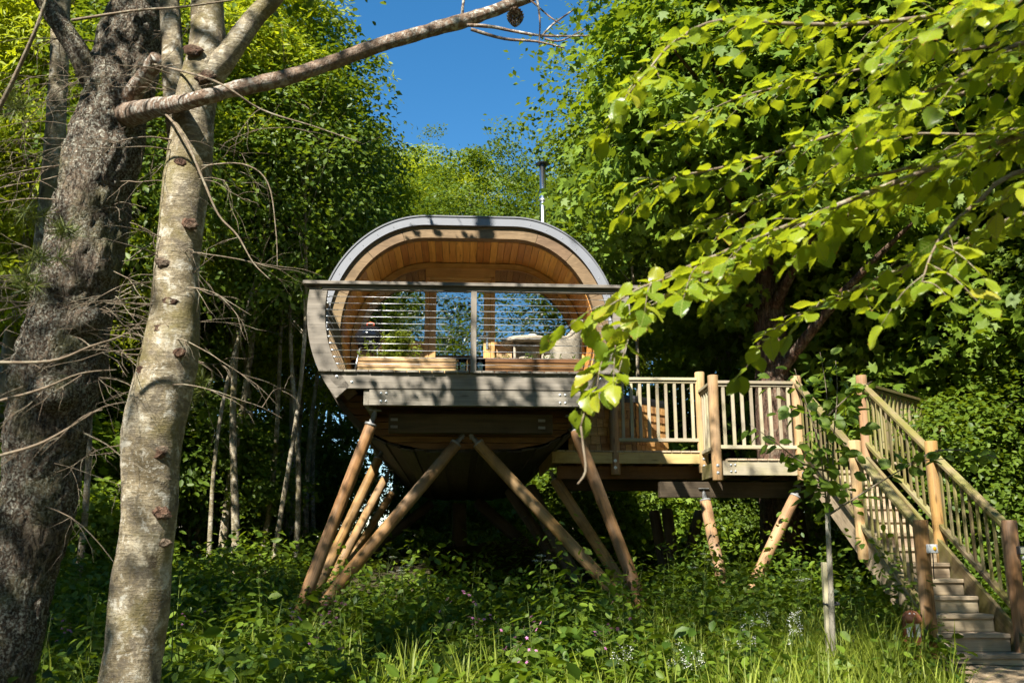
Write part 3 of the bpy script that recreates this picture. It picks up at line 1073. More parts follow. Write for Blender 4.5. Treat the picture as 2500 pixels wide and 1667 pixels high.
board('fascia_board', (-3.38, WPL - 0.03, 2.515), (-3.38, 3.1, 2.515), 0.165, 0.045, 'larch', land, (1, 0, 0))
board('under_beam', (-3.3, WPL + 0.28, 2.325), (0.9, WPL + 0.28, 2.325), 0.19, 0.09, 'soffit', land, (0, 1, 0))
board('under_beam', (-3.2, WPL + 1.6, 2.27), (1.6, WPL + 1.6, 2.27), 0.24, 0.12, 'dark_beam', land, (0, 1, 0))
board('under_beam', (-1.9, 0.55, 2.04), (1.0, 0.55, 2.04), 0.22, 0.12, 'dark_beam', land, (0, 1, 0))
for u in (-1.0, -0.4, 0.2, 0.8):
    board('joist', (u, 0.05, 2.29), (u, 2.5, 2.29), 0.06, 0.19, 'dark_beam', land)
for u in (-3.0, -2.4, -1.8, -1.35):
    board('joist', (u, WPL + 0.03, 2.50), (u, 3.1, 2.50), 0.06, 0.17, 'soffit', land)
stilt(land, LDI, (1722, 1222), 13.5, (1768, 1445), 13.1, 0.078, 'post')
stilt(land, LDI, (1941, 1212), 13.3, (1832, 1445), 13.0, 0.078, 'post')
stilt(land, LDI, (1357, 1172), 14.2, (1498, 1395), 13.7, 0.082)
stilt(land, LDI, (1597, 1250), 16.0, (1622, 1385), 15.6, 0.09, 'dark_beam', False)
stilt(land, LDI, (1628, 1245), 15.6, (1645, 1375), 15.3, 0.09, 'dark_beam', False)
stilt(land, LDI, (1708, 1250), 16.2, (1678, 1370), 15.9, 0.09, 'dark_beam', False)

stairs = thing('staircase', 'steep mossy wooden staircase with balustrades leading up to the landing', 'stairs', LDM)
RISE, RUN = 0.1736, 0.267
WB = -13 * RUN                                   # front of the lowest tread
for k in range(13):
    zt = RISE * (k + 1)
    wf = WB + RUN * k
    ul, ur = (0.09, 0.86) if k else (0.10, 1.35)
    board('tread', (ul, wf + 0.145, zt - 0.022), (ur, wf + 0.145, zt - 0.022), 0.29, 0.044, 'tread', stairs, bev=0.006)
    board('riser', (ul, wf + 0.035, zt - 0.044 - (RISE - 0.044) / 2), (ur, wf + 0.035, zt - 0.044 - (RISE - 0.044) / 2), RISE - 0.046, 0.022, 'tread', stairs, (0, 1, 0))
SL = RISE / RUN


def zs(w):
    return LZ + SL * w


for uu in (0.045, 0.90):
    board('stringer', (uu, WB + 0.05, zs(WB + 0.05) - 0.08), (uu, -0.02, zs(0) - 0.09), 0.045, 0.30, 'tread' if uu < 0.5 else 'mossy', stairs)
NW, MW_ = -3.27, -1.82
for uu in (0.0, 0.94):
    pole('newel', (uu, NW, -0.12), (uu, NW, 1.475), 0.073, 'stilt', stairs, 20)
    pole('post', (uu, MW_, 1.07 if uu < 0.5 else 1.0), (uu, MW_, zs(MW_) + 1.22), 0.073, 'post' if uu < 0.5 else 'stilt', stairs, 20)
    for w0, w1, n in ((NW, MW_, 9), (MW_, 0.0, 11)):
        section(stairs, (uu, w0), (uu, w1), 0.25, 1.10, 'mossy', n, 0.07, 0.048, zs(w0), zs(w1), 0.02)


def small(name, label, cat, p, rotz=0.0, group=None):
    return thing(name, label, cat, Matrix.Translation(p) @ Matrix.Rotation(rotz, 4, 'Z'), group)


# switch box on the nearer newel
q = LDM @ Vector((0.045, NW - 0.10, 1.185))
t = small('switch_box', 'small grey switch box with amber button on the newel post beside the steps', 'switch', q, YAW + 0.15)
put('housing', boxmesh(0.105, 0.05, 0.088, 'grey_plastic', 0.006), None, t)
V, F = lathe([(0, 0.012), (0.012, 0.011), (0.016, 0.004), (0.02, 0.004), (0.02, 0.0)], 14)
put('button', mesh('button', [(x, -z - 0.025, y) for x, y, z in V], F), 'amber', t, Matrix.Translation((0.012, 0, 0.002)))
for sx in (-1, 1):
    for sz in (-1, 1):
        bolt(t, (sx * 0.044, -0.026, sz * 0.035), r=0.004)
tube('cable', [(0.01, 0.01, -0.04), (0.012, 0.015, -0.12), (0.014, 0.03, -0.22), (0.02, 0.04, -0.3)], [0.006] * 4, 'black', t, 6)

# flood lamp on the farther newel
q = LDM @ Vector((0.985, NW - 0.10, 1.17))
t = small('flood_lamp', 'small outdoor floodlight with sensor on the brown post at the picture edge', 'lamp', q, YAW + 0.1)
put('housing', boxmesh(0.10, 0.06, 0.085, 'black', 0.008), None, t)
put('lens', boxmesh(0.085, 0.006, 0.065, 'jar_glass', 0.002), None, t, Matrix.Translation((0, -0.034, 0)))
put('reflector', boxmesh(0.08, 0.004, 0.06, 'flue', 0.001), None, t, Matrix.Translation((0, -0.0305, 0)))
V, F = lathe([(0.0, -0.03), (0.02, -0.025), (0.026, 0.0), (0.02, 0.02), (0.0, 0.022)], 12)
put('sensor', mesh('sensor', V, F, True), 'grey_plastic', t, Matrix.Translation((0.005, -0.01, -0.075)))
tube('bracket', [(0, 0.0, 0.03), (0, 0.06, 0.03)], [0.012] * 2, 'black', t, 8)

# bollard light
bx, by = 3.86, 9.45
t = small('bollard_light', 'rust brown bollard light with arched white lenses at the foot of the stairs', 'bollard', (bx, by, 0), 0.3)
H = 0.60
V, F = lathe([(0, -0.1), (0.095, -0.1), (0.095, H - 0.24), (0.0, H - 0.235)], 24)
put('body', mesh('body', V, F), 'rust', t)
V, F = lathe([(0.074, H - 0.24), (0.074, H - 0.09), (0.06, H - 0.045), (0.03, H - 0.02), (0, H - 0.015)], 24)
put('lens', mesh('lens', V, F, True), 'white_plastic', t)
for k in range(6):
    a = k * math.pi / 3
    c, s_ = math.cos(a), math.sin(a)
    tube('rib', [(0.088 * c, 0.088 * s_, H - 0.25), (0.088 * c, 0.088 * s_, H - 0.11), (0.078 * c, 0.078 * s_, H - 0.06), (0.045 * c, 0.045 * s_, H - 0.018), (0, 0, H - 0.004)], [0.014] * 5, 'rust', t, 8)
V, F = lathe([(0.08, H - 0.115), (0.097, H - 0.115), (0.092, H - 0.07), (0.07, H - 0.035), (0.055, H - 0.03), (0.075, H - 0.06)], 24)
put('hood', mesh('hood', V, F, True), 'rust', t)

# shingle clad tub on the platform
tub = thing('hot_tub', 'shingle clad tub with black cover standing on the platform', 'tub', LDM)
TB = [(-3.12, 1.15), (-2.10, 1.15), (-1.50, 1.70), (-1.50, 2.55), (-3.12, 2.55)]
Z0, Z1 = PZ + 0.005, PZ + 0.76
V = [(x, y, zz) for zz in (Z0, Z1) for x, y in TB]
n = len(TB)
put('shell', mesh('shell', V, [(i, (i + 1) % n, n + (i + 1) % n, n + i) for i in range(n)] + [tuple(range(n, 2 * n))]), 'shingle_grey', tub)
cx, cy = sum(p[0] for p in TB) / n, sum(p[1] for p in TB) / n
prof = [(1.0, 0.0), (1.035, 0.01), (1.04, 0.07), (1.02, 0.11), (0.9, 0.135), (0.0, 0.15)]
V = [(cx + (x - cx) * s_, cy + (y - cy) * s_, Z1 + dz) for s_, dz in prof for x, y in TB]
F = [(k * n + i, k * n + (i + 1) % n, (k + 1) * n + (i + 1) % n, (k + 1) * n + i) for k in range(len(prof) - 1) for i in range(n)]
put('cover', mesh('cover', V, F), 'black', tub)
for (a, b) in ((0, 1), (1, 2), (2, 3)):
    pa, pb = Vector((*TB[a], 0)), Vector((*TB[b], 0))
    d = (pb - pa).normalized()
    nrm = Vector((d.y, -d.x, 0))
    L = (pb - pa).length
    for r_ in range(6):
        zz = Z0 + r_ * 0.128
        s0 = -0.04 * (r_ % 2)
        while s0 < L - 0.02:
            wd = random.choice((0.075, 0.095, 0.12, 0.14))
            x0, x1 = max(0, s0), min(L, s0 + wd)
            s0 += wd + 0.004
            if x1 - x0 < 0.02:
                continue
            pm = pa + d * (x0 + x1) / 2 + nrm * 0.014
            lo = pm + Vector((0, 0, zz)) + nrm * 0.010
            hi = pm + Vector((0, 0, zz + 0.134)) - nrm * 0.006
            board('shingle', lo, hi, x1 - x0 - 0.004, 0.011, 'shingle', tub, nrm, 0.002)

# ------------------------------------------------------------------ things on the balcony
def onpod(name, label, cat, u, w, z=DECK, rot=0.0, group=None):
    return thing(name, label, cat, PODM @ Matrix.Translation((u, w, z)) @ Matrix.Rotation(rot, 4, 'Z'), group)


def planter(name, label, u0, u1, mat):
    L = u1 - u0
    t = onpod(name, label, 'planter', (u0 + u1) / 2, 0.30, DECK + 0.002, 0, 'planters along the balcony edge')
    for sy in (-1, 1):
        for k in range(3):
            board('slat', (-L / 2, sy * 0.105, 0.036 + 0.068 * k), (L / 2, sy * 0.105, 0.036 + 0.068 * k), 0.064, 0.018, mat, t, (0, 1, 0))
    for sx in (-1, 1):
        for k in range(3):
            board('slat', (sx * (L / 2 - 0.012), -0.094, 0.036 + 0.068 * k), (sx * (L / 2 - 0.012), 0.094, 0.036 + 0.068 * k), 0.064, 0.018, mat, t, (1, 0, 0))
    board('compost', (-L / 2 + 0.03, 0, 0.165), (L / 2 - 0.03, 0, 0.165), 0.19, 0.03, 'soil', t)
    return t


planter('planter', 'long timber planter with bushy green herbs at the balcony edge', -1.36, -0.16, 'pale_cedar')
planter('planter', 'long brown timber planter in front of the wicker chair', 0.19, 1.40, 'soffit')

# kettle barbecue
t = onpod('barbecue', 'black kettle barbecue with red handle on the balcony', 'barbecue', -1.33, 1.30)
V, F = lathe([(0.0, 0.50), (0.09, 0.51), (0.16, 0.56), (0.195, 0.64), (0.2, 0.68), (0.205, 0.685)], 28)
put('bowl', mesh('bowl', V, F, True), 'enamel', t)
V, F = lathe([(0.207, 0.685), (0.207, 0.70), (0.198, 0.74), (0.165, 0.80), (0.10, 0.845), (0.0, 0.86)], 28)
lid = put('lid', mesh('lid', V, F, True), 'enamel', t)
tube('handle', [(-0.045, 0, 0.85), (-0.045, 0, 0.895), (0, 0, 0.905), (0.045, 0, 0.895), (0.045, 0, 0.85)], [0.01, 0.011, 0.013, 0.011, 0.01], 'red', lid, 8)
put('badge', boxmesh(0.05, 0.004, 0.022, 'steel', 0.001), None, t, Matrix.Translation((0.02, -0.188, 0.60)))
for k in range(3):
    a = R(200 + 120 * k)
    tube('leg', [(0.13 * math.cos(a), 0.13 * math.sin(a), 0.56), (0.24 * math.cos(a), 0.24 * math.sin(a), 0.012)], [0.011, 0.011], 'steel', t, 8)

# lanterns
for uu, lb_ in ((-0.085, 'glass hurricane lantern with candle left of the rail post'), (0.135, 'glass hurricane lantern tucked right of the rail post')):
    t = onpod('lantern', lb_, 'lantern', uu, 0.26, DECK + 0.001, 0, 'lanterns by the rail post')
    V, F = lathe([(0.055, 0.01), (0.058, 0.19), (0.054, 0.19), (0.051, 0.012)], 18)
    put('glass', mesh('glass', V, F, True), 'jar_glass', t)
    V, F = lathe([(0, 0), (0.062, 0), (0.062, 0.014), (0, 0.014)], 18)
    put('base', mesh('base', V, F), 'black', t)
    V, F = lathe([(0, 0.015), (0.034, 0.015), (0.034, 0.085), (0.01, 0.08), (0, 0.082)], 16)
    put('candle', mesh('candle', V, F), 'wax', t)
    V, F = lathe([(0.056, 0.19), (0.066, 0.192), (0.066, 0.2), (0.05, 0.2)], 18)
    put('rim', mesh('rim', V, F), 'black', t)

# round wicker table
t = onpod('wicker_table', 'round wicker table with a white bowl on top beside the chair', 'table', 0.80, 1.38)
V, F = lathe([(0.0, 0.645), (0.33, 0.645), (0.345, 0.635), (0.365, 0.65), (0.37, 0.675), (0.355, 0.70), (0.33, 0.705), (0.0, 0.70)], 36)
put('tabletop', mesh('tabletop', V, F, True), 'wicker', t)
V, F = lathe([(0.24, 0.02), (0.21, 0.2), (0.175, 0.42), (0.16, 0.62)], 24)
put('pedestal', mesh('pedestal', V, F, True), 'wicker', t)
for k in range(4):
    a = R(45 + 90 * k)
    tube('leg', [(0.27 * math.cos(a), 0.27 * math.sin(a), 0.64), (0.26 * math.cos(a), 0.26 * math.sin(a), 0.0)], [0.018] * 2, 'wicker', t, 8)
for k in range(2):
    a = R(45 + 90 * k)
    tube('brace', [(0.3 * math.cos(a), 0.3 * math.sin(a), 0.63), (-0.3 * math.cos(a), -0.3 * math.sin(a), 0.63)], [0.012] * 2, 'wicker', t, 6)
t = onpod('bowl', 'small white china bowl on the wicker table', 'bowl', 0.86, 1.30, DECK + 0.706)
V, F = lathe([(0, 0), (0.035, 0.0), (0.05, 0.025), (0.058, 0.06), (0.053, 0.06), (0.045, 0.028), (0.0, 0.01)], 20)
put('dish', mesh('dish', V, F, True), 'china', t)


def wicker_chair(label, u, w, rot):
    t = onpod('wicker_chair', label, 'chair', u, w, DECK, rot)
    N = 36
    V, F = [], []
    rows = [(0.0, 0.0), (0.5, 0.012), (1.0, 0.05)]
    for i in range(N + 1):
        th = R(-128 + 256 * i / N)
        c = math.cos(th)
        hb = 0.62 + 0.30 * max(0.0, (c - 0.15) / 0.85) ** 1.3
        for r0, side in ((0.285, 0), (0.245, 1)):
            for k in range(7):
                f = k / 6
                zz = 0.10 + (hb - 0.10) * f
                rr = r0 + 0.045 * f * max(0, c)
                V.append((rr * math.cos(th), rr * math.sin(th), zz))
    S_ = 14
    for i in range(N):
        for k in range(6):
            a = i * S_ + k
            F.append((a, a + S_, a + S_ + 1, a + 1))
            b = a + 7
            F.append((b, b + 1, b + S_ + 1, b + S_))
        F.append((i * S_ + 6, (i + 1) * S_ + 6, (i + 1) * S_ + 13, i * S_ + 13))
    for i in (0, N):
        F.append(tuple(i * S_ + k for k in range(7)) + tuple(i * S_ + 7 + k for k in range(6, -1, -1)))
    put('backrest', mesh('backrest', V, F, True), 'wicker', t)
    pts, rad = [], []
    for i in range(0, N + 1, 2):
        th = R(-128 + 256 * i / N)
        c = math.cos(th)
        hb = 0.62 + 0.30 * max(0.0, (c - 0.15) / 0.85) ** 1.3
        rr = 0.265 + 0.045 * max(0, c)
        pts.append((rr * math.cos(th), rr * math.sin(th), hb))
        rad.append(0.026)
    tube('rim', pts, rad, 'wicker', t, 8, sub=2)
    V, F = lathe([(0, 0.10), (0.255, 0.10), (0.25, 0.38), (0.235, 0.41), (0, 0.42)], 28)
    put('seat', mesh('seat', V, F, True), 'wicker', t)
    for sx in (-1, 1):
        for sy in (-1, 1):
            tube('leg', [(sx * 0.17, sy * 0.17, 0.12), (sx * 0.18, sy * 0.18, 0.0)], [0.02, 0.017], 'wicker', t, 8)
    return t


wicker_chair('wicker tub chair turned towards the round table', 1.20, 1.10, 0.12)
t = onpod('wicker_stool', 'low wicker stool half hidden behind the table', 'stool', 0.44, 1.55)
V, F = lathe([(0, 0.05), (0.17, 0.05), (0.18, 0.2), (0.165, 0.36), (0.15, 0.385), (0, 0.39)], 24)
put('seat', mesh('seat', V, F, True), 'wicker', t)
for k in range(4):
    a = R(45 + 90 * k)
    tube('leg', [(0.12 * math.cos(a), 0.12 * math.sin(a), 0.07), (0.13 * math.cos(a), 0.13 * math.sin(a), 0.0)], [0.016] * 2, 'wicker', t, 8)

# stake by the young tree, and a loose stone
sk = at(2014, 1372, 8.75)
t = thing('stake', 'short square wooden stake tied to the young tree', 'stake', Matrix.Translation((sk.x, sk.y, 0)))
board('shaft', (-0.02, 0, -0.3), (0.0, 0, sk.z), 0.06, 0.06, 'rail', t)
tube('tie', [(0.05 * math.cos(a) * 1.3 + 0.03, 0.05 * math.sin(a), sk.z - 0.36 + 0.01 * math.sin(a)) for a in [R(20 * i) for i in range(19)]], [0.012] * 19, 'black', t, 6)
bm = bmesh.new()
bmesh.ops.create_icosphere(bm, subdivisions=3, radius=0.14)
for v in bm.verts:
    v.co *= 1 + 0.35 * noise.noise(v.co * 9) + 0.2 * noise.noise(v.co * 3)
    v.co.z *= 0.6
me = bpy.data.meshes.new('stone')
bm.to_mesh(me)
bm.free()
o = put('stone', me, 'stone', None, Matrix.Translation((3.42, 9.75, gz(3.42, 9.75) + 0.12)))
tag(o, 'pale loose stone lying in the grass beside the stairs', 'stone')

# ------------------------------------------------------------------ leaf meshes
UP = np.array([0, 0, 1.0])


def nrmz(a):
    return a / (np.linalg.norm(a, axis=-1, keepdims=True) + 1e-9)


TEMPL = {
    'diamond': (np.array([(0, 0, 0), (-.30, .48, .07), (0, 1, -.06), (.30, .48, .07)]), np.array([(0, 2, 1), (0, 3, 2)])),
    'lance': (np.array([(0, 0, 0), (-.15, .42, .05), (0, 1, -.12), (.15, .42, .05)]), np.array([(0, 2, 1), (0, 3, 2)])),
    'oval': (np.array([(0, 0, 0), (-.27, .28, .05), (-.25, .66, .04), (0, 1, -.07), (.25, .66, .04), (.27, .28, .05)]), np.array([(0, 3, 2, 1), (0, 5, 4, 3)])),
    'maple': (np.array([(0, .36, -.03), (0, 0, 0), (.22, .03, 0), (.50, .16, -.05), (.30, .36, .02), (.54, .66, -.06), (.20, .62, .02), (0, 1, -.1),
                        (-.20, .62, .02), (-.54, .66, -.06), (-.30, .36, .02), (-.50, .16, -.05), (-.22, .03, 0)]),
              np.array([(0, i, i + 1) for i in range(1, 12)] + [(0, 12, 1)])),
    'blade': (np.array([(-.5, 0, 0), (.5, 0, 0), (.42, .4, .02), (-.42, .4, .02), (.28, .75, .02), (-.28, .75, .02), (.03, 1, 0), (-.03, 1, 0)]),
              np.array([(0, 1, 2, 3), (3, 2, 4, 5), (5, 4, 6, 7)])),
}


def npmesh(name, V, F, rnd=None, smooth=False):
    """Fast mesh from numpy arrays; every face has the same number of corners."""
    me = bpy.data.meshes.new(name)
    nv, (nf, k) = len(V), F.shape
    me.vertices.add(nv)
    me.vertices.foreach_set('co', np.ascontiguousarray(V, np.float32).ravel())
    me.loops.add(nf * k)
    me.loops.foreach_set('vertex_index', np.ascontiguousarray(F, np.int32).ravel())
    me.polygons.add(nf)
    me.polygons.foreach_set('loop_start', np.arange(0, nf * k, k, dtype=np.int32))
    if smooth:
        me.polygons.foreach_set('use_smooth', np.ones(nf, bool))
    if rnd is not None:
        at_ = me.attributes.new('rnd', 'FLOAT', 'POINT')
        at_.data.foreach_set('value', np.ascontiguousarray(rnd, np.float32))
    me.update(calc_edges=True)
    return me


def leafverts(P, N, size, templ, D=None, g=rng):
    tv, tf = TEMPL[templ]
    n = len(P)
    N = nrmz(N)
    if D is None:
        D = g.normal(size=(n, 3))
    D = nrmz(D - N * np.sum(D * N, axis=1, keepdims=True))
    X = np.cross(D, N)
    s = np.asarray(size, float).reshape(-1, 1, 1) * np.ones((n, 1, 1))
    V = P[:, None, :] + s * (tv[None, :, 0:1] * X[:, None, :] + tv[None, :, 1:2] * D[:, None, :] + tv[None, :, 2:3] * N[:, None, :])
    F = tf[None, :, :] + (np.arange(n) * len(tv))[:, None, None]
    rnd = np.repeat(g.random(n), len(tv))
    return V.reshape(-1, 3), F.reshape(-1, tf.shape[1]), rnd


def join(parts):
    Vs, Fs, Rs, o = [], [], [], 0
    for v, f, r in parts:
        Vs.append(v)
        Fs.append(f + o)
        Rs.append(r)
        o += len(v)
    return np.concatenate(Vs), np.concatenate(Fs), np.concatenate(Rs)


def crownpts(seed, z0, z1, Rd, ncl, shell=0.42, lump=0.3, low=0.0):
    g = np.random.default_rng(seed)
    d = nrmz(g.normal(size=(ncl, 3)))
    r = g.random(ncl) ** shell
    lumps = np.array([1 + lump * noise.noise(Vector(x * 1.9) + Vector((seed, 0, 0))) * 1.6 for x in d])
    c = np.empty_like(d)
    rad = r * lumps
    c[:, 0:2] = d[:, 0:2] * Rd * rad[:, None]
    c[:, 2] = (z0 + z1) / 2 + d[:, 2] * (z1 - z0) / 2 * rad
    return c, d, g


def crown(name, seed, z0, z1, Rd, ncl, nper, size, templ, rc=0.42, mat='leaf_oval', shell=0.42, flat=0.5, upw=0.7):
    c, d, g = crownpts(seed, z0, z1, Rd, ncl, shell)
    n = ncl * nper
    ci = np.repeat(np.arange(ncl), nper)
    rcl = rc * (0.6 + 0.8 * g.random(ncl))
    off = g.normal(size=(n, 3))
    off *= (np.minimum(1.0, 1.75 / np.linalg.norm(off, axis=1)) * rcl[ci])[:, None] * np.array([1, 1, flat])
    hd = np.hypot(d[ci, 0], d[ci, 1])
    off[:, 2] -= 0.25 * np.hypot(off[:, 0], off[:, 1]) * np.sign(np.sum(off[:, :2] * d[ci, :2], axis=1))
    P = c[ci] + off
    N = 0.45 * d[ci] + upw * UP + 0.62 * g.normal(size=(n, 3)) * 0.8
    D = d[ci] * 0.6 + g.normal(size=(n, 3)) * 0.7 + np.array([0, 0, -0.2])
    sz = size * (0.7 + 0.6 * g.random(n)) * (0.7 + 0.7 * g.random(ncl))[ci]
    V, F, rn = leafverts(P, N, sz, templ, D, g)
    # leaves of one spray share much of their shade of green
    rn = np.clip(0.5 * rn + 0.5 * np.repeat(g.random(ncl)[ci], len(TEMPL[templ][0])), 0, 1)
    me = npmesh(name, V, F, rn)
    me.materials.append(M[mat])
    return me, c


def treetrunk(seed, c, H, r0, mat, lean=(0, 0), limbs=22, zlow=1.5, seg=10, sway=0.12):
    g = random.Random(seed)
    pts, rad = [], []
    n = 9
    for k in range(n + 1):
        t = k / n
        pts.append((lean[0] * t * t + sway * math.sin(5.5 * t + seed) * t * 2, lean[1] * t * t + sway * math.cos(4.6 * t + seed) * t * 2, -0.4 + (H + 0.4) * t))
        rad.append(r0 * (1 - 0.82 * t) * (1.35 if k == 0 else 1.0))
    V, F = tubemesh(pts, rad, seg, 0.05, seed, True, 3, 0.1)
    idx = list(range(len(c)))
    g.shuffle(idx)
    for i in idx[:limbs]:
        e = c[i]
        zb = max(zlow, min(H * 0.85, e[2] - 0.45 * math.hypot(e[0], e[1]) - g.uniform(0.2, 0.8)))
        t = (zb + 0.4) / (H + 0.4)
        k = min(n - 1, int(t * n))
        f = t * n - k
        b = [pts[k][q] + (pts[k + 1][q] - pts[k][q]) * f for q in range(3)]
        rb = r0 * (1 - 0.82 * t) * 0.42
        m_ = [(b[q] * 0.5 + e[q] * 0.5) + g.uniform(-0.15, 0.15) + (0.12 if q == 2 else 0) for q in range(3)]
        v2, f2 = tubemesh([b, m_, tuple(e)], [rb, rb * 0.6, rb * 0.15], 6, 0, 0, False, 3)
        o = len(V)
        V += v2
        F += [tuple(a + o for a in ff) for ff in f2]
    me = mesh('trunk', V, F, True)
    me.materials.append(M[mat])
    return me


# tree kinds: crown mesh and trunk mesh shared by the trees of one kind
KIND = {}


def kind(key, seed, z0, z1, Rd, ncl, nper, size, templ, mat, H, r0, bark, **kw):
    cm, c = crown('crown', seed, z0, z1, Rd, ncl, nper, size, templ, mat=mat, **{k: v for k, v in kw.items() if k in ('rc', 'shell', 'flat', 'upw')})
    tm = treetrunk(seed, c, H, r0, bark, limbs=kw.get('limbs', 24), zlow=kw.get('zlow', 1.5), sway=kw.get('sway', 0.12))
    KIND[key] = (cm, tm)


kind('syc', 11, 3.4, 14.5, 3.5, 520, 70, 0.165, 'maple', 'leaf_syc', 12.5, 0.40, 'dark_bark', rc=0.40, zlow=3.4)
kind('syc2', 12, 1.2, 12.0, 3.0, 340, 70, 0.165, 'maple', 'leaf_syc', 10.5, 0.20, 'grey_bark', rc=0.42)
kind('lance', 13, 5.0, 14.8, 3.1, 330, 220, 0.15, 'lance', 'leaf_lance', 12.5, 0.15, 'grey_bark', rc=0.40, flat=0.38, zlow=3.5)
kind('oval', 14, 3.6, 13.5, 3.1, 290, 195, 0.118, 'diamond', 'leaf_oval', 11.8, 0.17, 'grey_bark', rc=0.44)
kind('oval2', 15, 4.6, 14.5, 2.7, 240, 185, 0.118, 'diamond', 'leaf_oval', 12.8, 0.14, 'pale_bark', rc=0.44)
kind('bush', 16, 0.15, 3.3, 1.7, 190, 80, 0.10, 'oval', 'leaf_oval', 2.6, 0.05, 'grey_bark', rc=0.26, limbs=16, zlow=0.2)
kind('bush2', 17, 0.1, 2.4, 1.5, 140, 70, 0.12, 'maple', 'leaf_syc', 1.9, 0.04, 'grey_bark', rc=0.26, limbs=14, zlow=0.2)
for q_, (sd_, r_) in enumerate(((18, 0.085), (23, 0.06), (27, 0.07), (29, 0.05))):
    kind('slim%d' % q_, sd_, 5.0, 11.5, 1.7, 110, 70, 0.115, 'diamond', 'leaf_oval', 10.8, r_, 'pale_bark', rc=0.4, limbs=34, zlow=1.4, sway=0.32)


def tree(name, label, key, x, y, sc=1.0, rot=0.0, group=None, cat='tree', tilt=(0, 0), sz=None):
    Mx = Matrix.Translation((x, y, gz(x, y) - 0.05)) @ Matrix.Rotation(tilt[0], 4, 'X') @ Matrix.Rotation(tilt[1], 4, 'Y') @ Matrix.Rotation(rot, 4, 'Z') @ Matrix.Diagonal((sc, sc, sz or sc, 1))
    t = thing(name, label, cat, Mx, group)
    put('trunk', KIND[key][1], None, t)
    put('crown', KIND[key][0], None, t)
    return t


tree('sycamore_tree', 'big leafy sycamore with reddish brown trunk right behind the landing', 'syc', 4.55, 16.0, 1.0, 0.4)
tree('sycamore_tree', 'sycamore with low spreading branches to the right of the stairs', 'syc2', 8.6, 15.8, 1.0, 2.0)
tree('sycamore_tree', 'darker sycamore standing far right beyond the stairs', 'syc2', 11.6, 18.5, 1.1, 4.4)
tree('sycamore_tree', 'sycamore filling the gap between the landing tree and the stairs', 'syc2', 6.2, 19.6, 1.15, 3.1)
tree('chestnut_tree', 'tall sunlit yellow green tree left of the blue sky gap', 'lance', -6.35, 17.6, 1.0, 0.9)
tree('woodland_tree', 'shorter green tree with its top centred above the treehouse roof', 'oval', -1.4, 34.5, 1.05, 2.2, sz=1.18)
tree('chestnut_tree', 'yellow green tree leaning in behind the two left trunks', 'lance', -9.0, 16.5, 0.95, 3.6)
tree('woodland_tree', 'dark green tree behind the tall sunlit tree on the left', 'oval', -7.2, 21.5, 0.95, 1.4, sz=0.84)
tree('chestnut_tree', 'yellow green tree low behind the left end of the roof', 'lance', -4.9, 21.0, 0.80, 5.1, sz=0.72)
tree('woodland_tree', 'tall green tree at the far left edge behind the pine', 'oval', -11.5, 19.5, 1.15, 2.7)
tree('woodland_tree', 'tall tree rising behind the flue to the right of the sky gap', 'oval', 5.6, 24.0, 1.05, 0.2)
tree('woodland_tree', 'green tree behind the far right sycamores', 'oval', 13.5, 24.0, 1.15, 2.9)
g2 = random.Random(5)
k = 0
for yy, step in ((30, 4.2), (37, 4.6), (46, 5.5)):
    x = -0.66 * yy
    while x < 0.66 * yy:
        xx, y2 = x + g2.uniform(-1, 1), yy + g2.uniform(-2.2, 2.2)
        a_ = xx / y2
        s_ = g2.uniform(1.0, 1.35)
        if -0.34 < a_ < 0.2:
            s_ = g2.uniform(0.90, 1.02) * 0.031 * y2 * (1.0 if -0.24 < a_ < 0.1 else 1.15)
        tree('woodland_tree', 'tall tree in the dense wood far behind the treehouse', ('oval', 'oval2', 'lance', 'oval')[k % 4], xx, y2, s_, g2.uniform(0, 6.28), 'trees in the far wood')
        k += 1
        x += step
# understorey
for i, (x, y, s_, kd) in enumerate(((-6.4, 19.2, 1.1, 'bush'), (-8.6, 17.0, 1.2, 'bush2'), (-6.0, 26.0, 1.2, 'bush'), (-2.4, 28.2, 0.9, 'bush'), (0.4, 28.8, 0.85, 'bush2'),
                                   (3.5, 23.0, 1.2, 'bush'), (5.6, 22.5, 1.35, 'bush'), (7.4, 16.6, 1.3, 'bush2'), (9.6, 14.6, 1.4, 'bush'), (6.9, 14.4, 1.0, 'bush'),
                                   (11.2, 16.2, 1.5, 'bush2'), (-11.0, 16.0, 1.3, 'bush'), (-9.6, 22.0, 1.5, 'bush'), (8.9, 20.0, 1.6, 'bush'), (-13.0, 20.0, 1.7, 'bush'),
                                   (-6.6, 14.6, 0.7, 'bush2'), (-7.9, 12.6, 0.8, 'bush'), (1.7, 18.0, 0.62, 'bush'), (2.9, 18.4, 0.7, 'bush2'), (4.0, 18.6, 0.6, 'bush'), (-2.2, 31.5, 1.1, 'bush'), (2.6, 32, 1.4, 'bush'), (0.6, 31.8, 1.1, 'bush'), (-0.8, 32.4, 1.2, 'bush2'), (1.9, 30.6, 0.9, 'bush'), (-1.6, 30.4, 0.8, 'bush'), (4.2, 31.5, 1.3, 'bush'), (-6.8, 29, 1.7, 'bush'), (6.8, 29, 1.8, 'bush'))):
    tree('shrub', 'leafy green shrub in the undergrowth beneath the trees', kd, x, y, s_, i * 1.7, 'shrubs in the undergrowth', 'shrub')
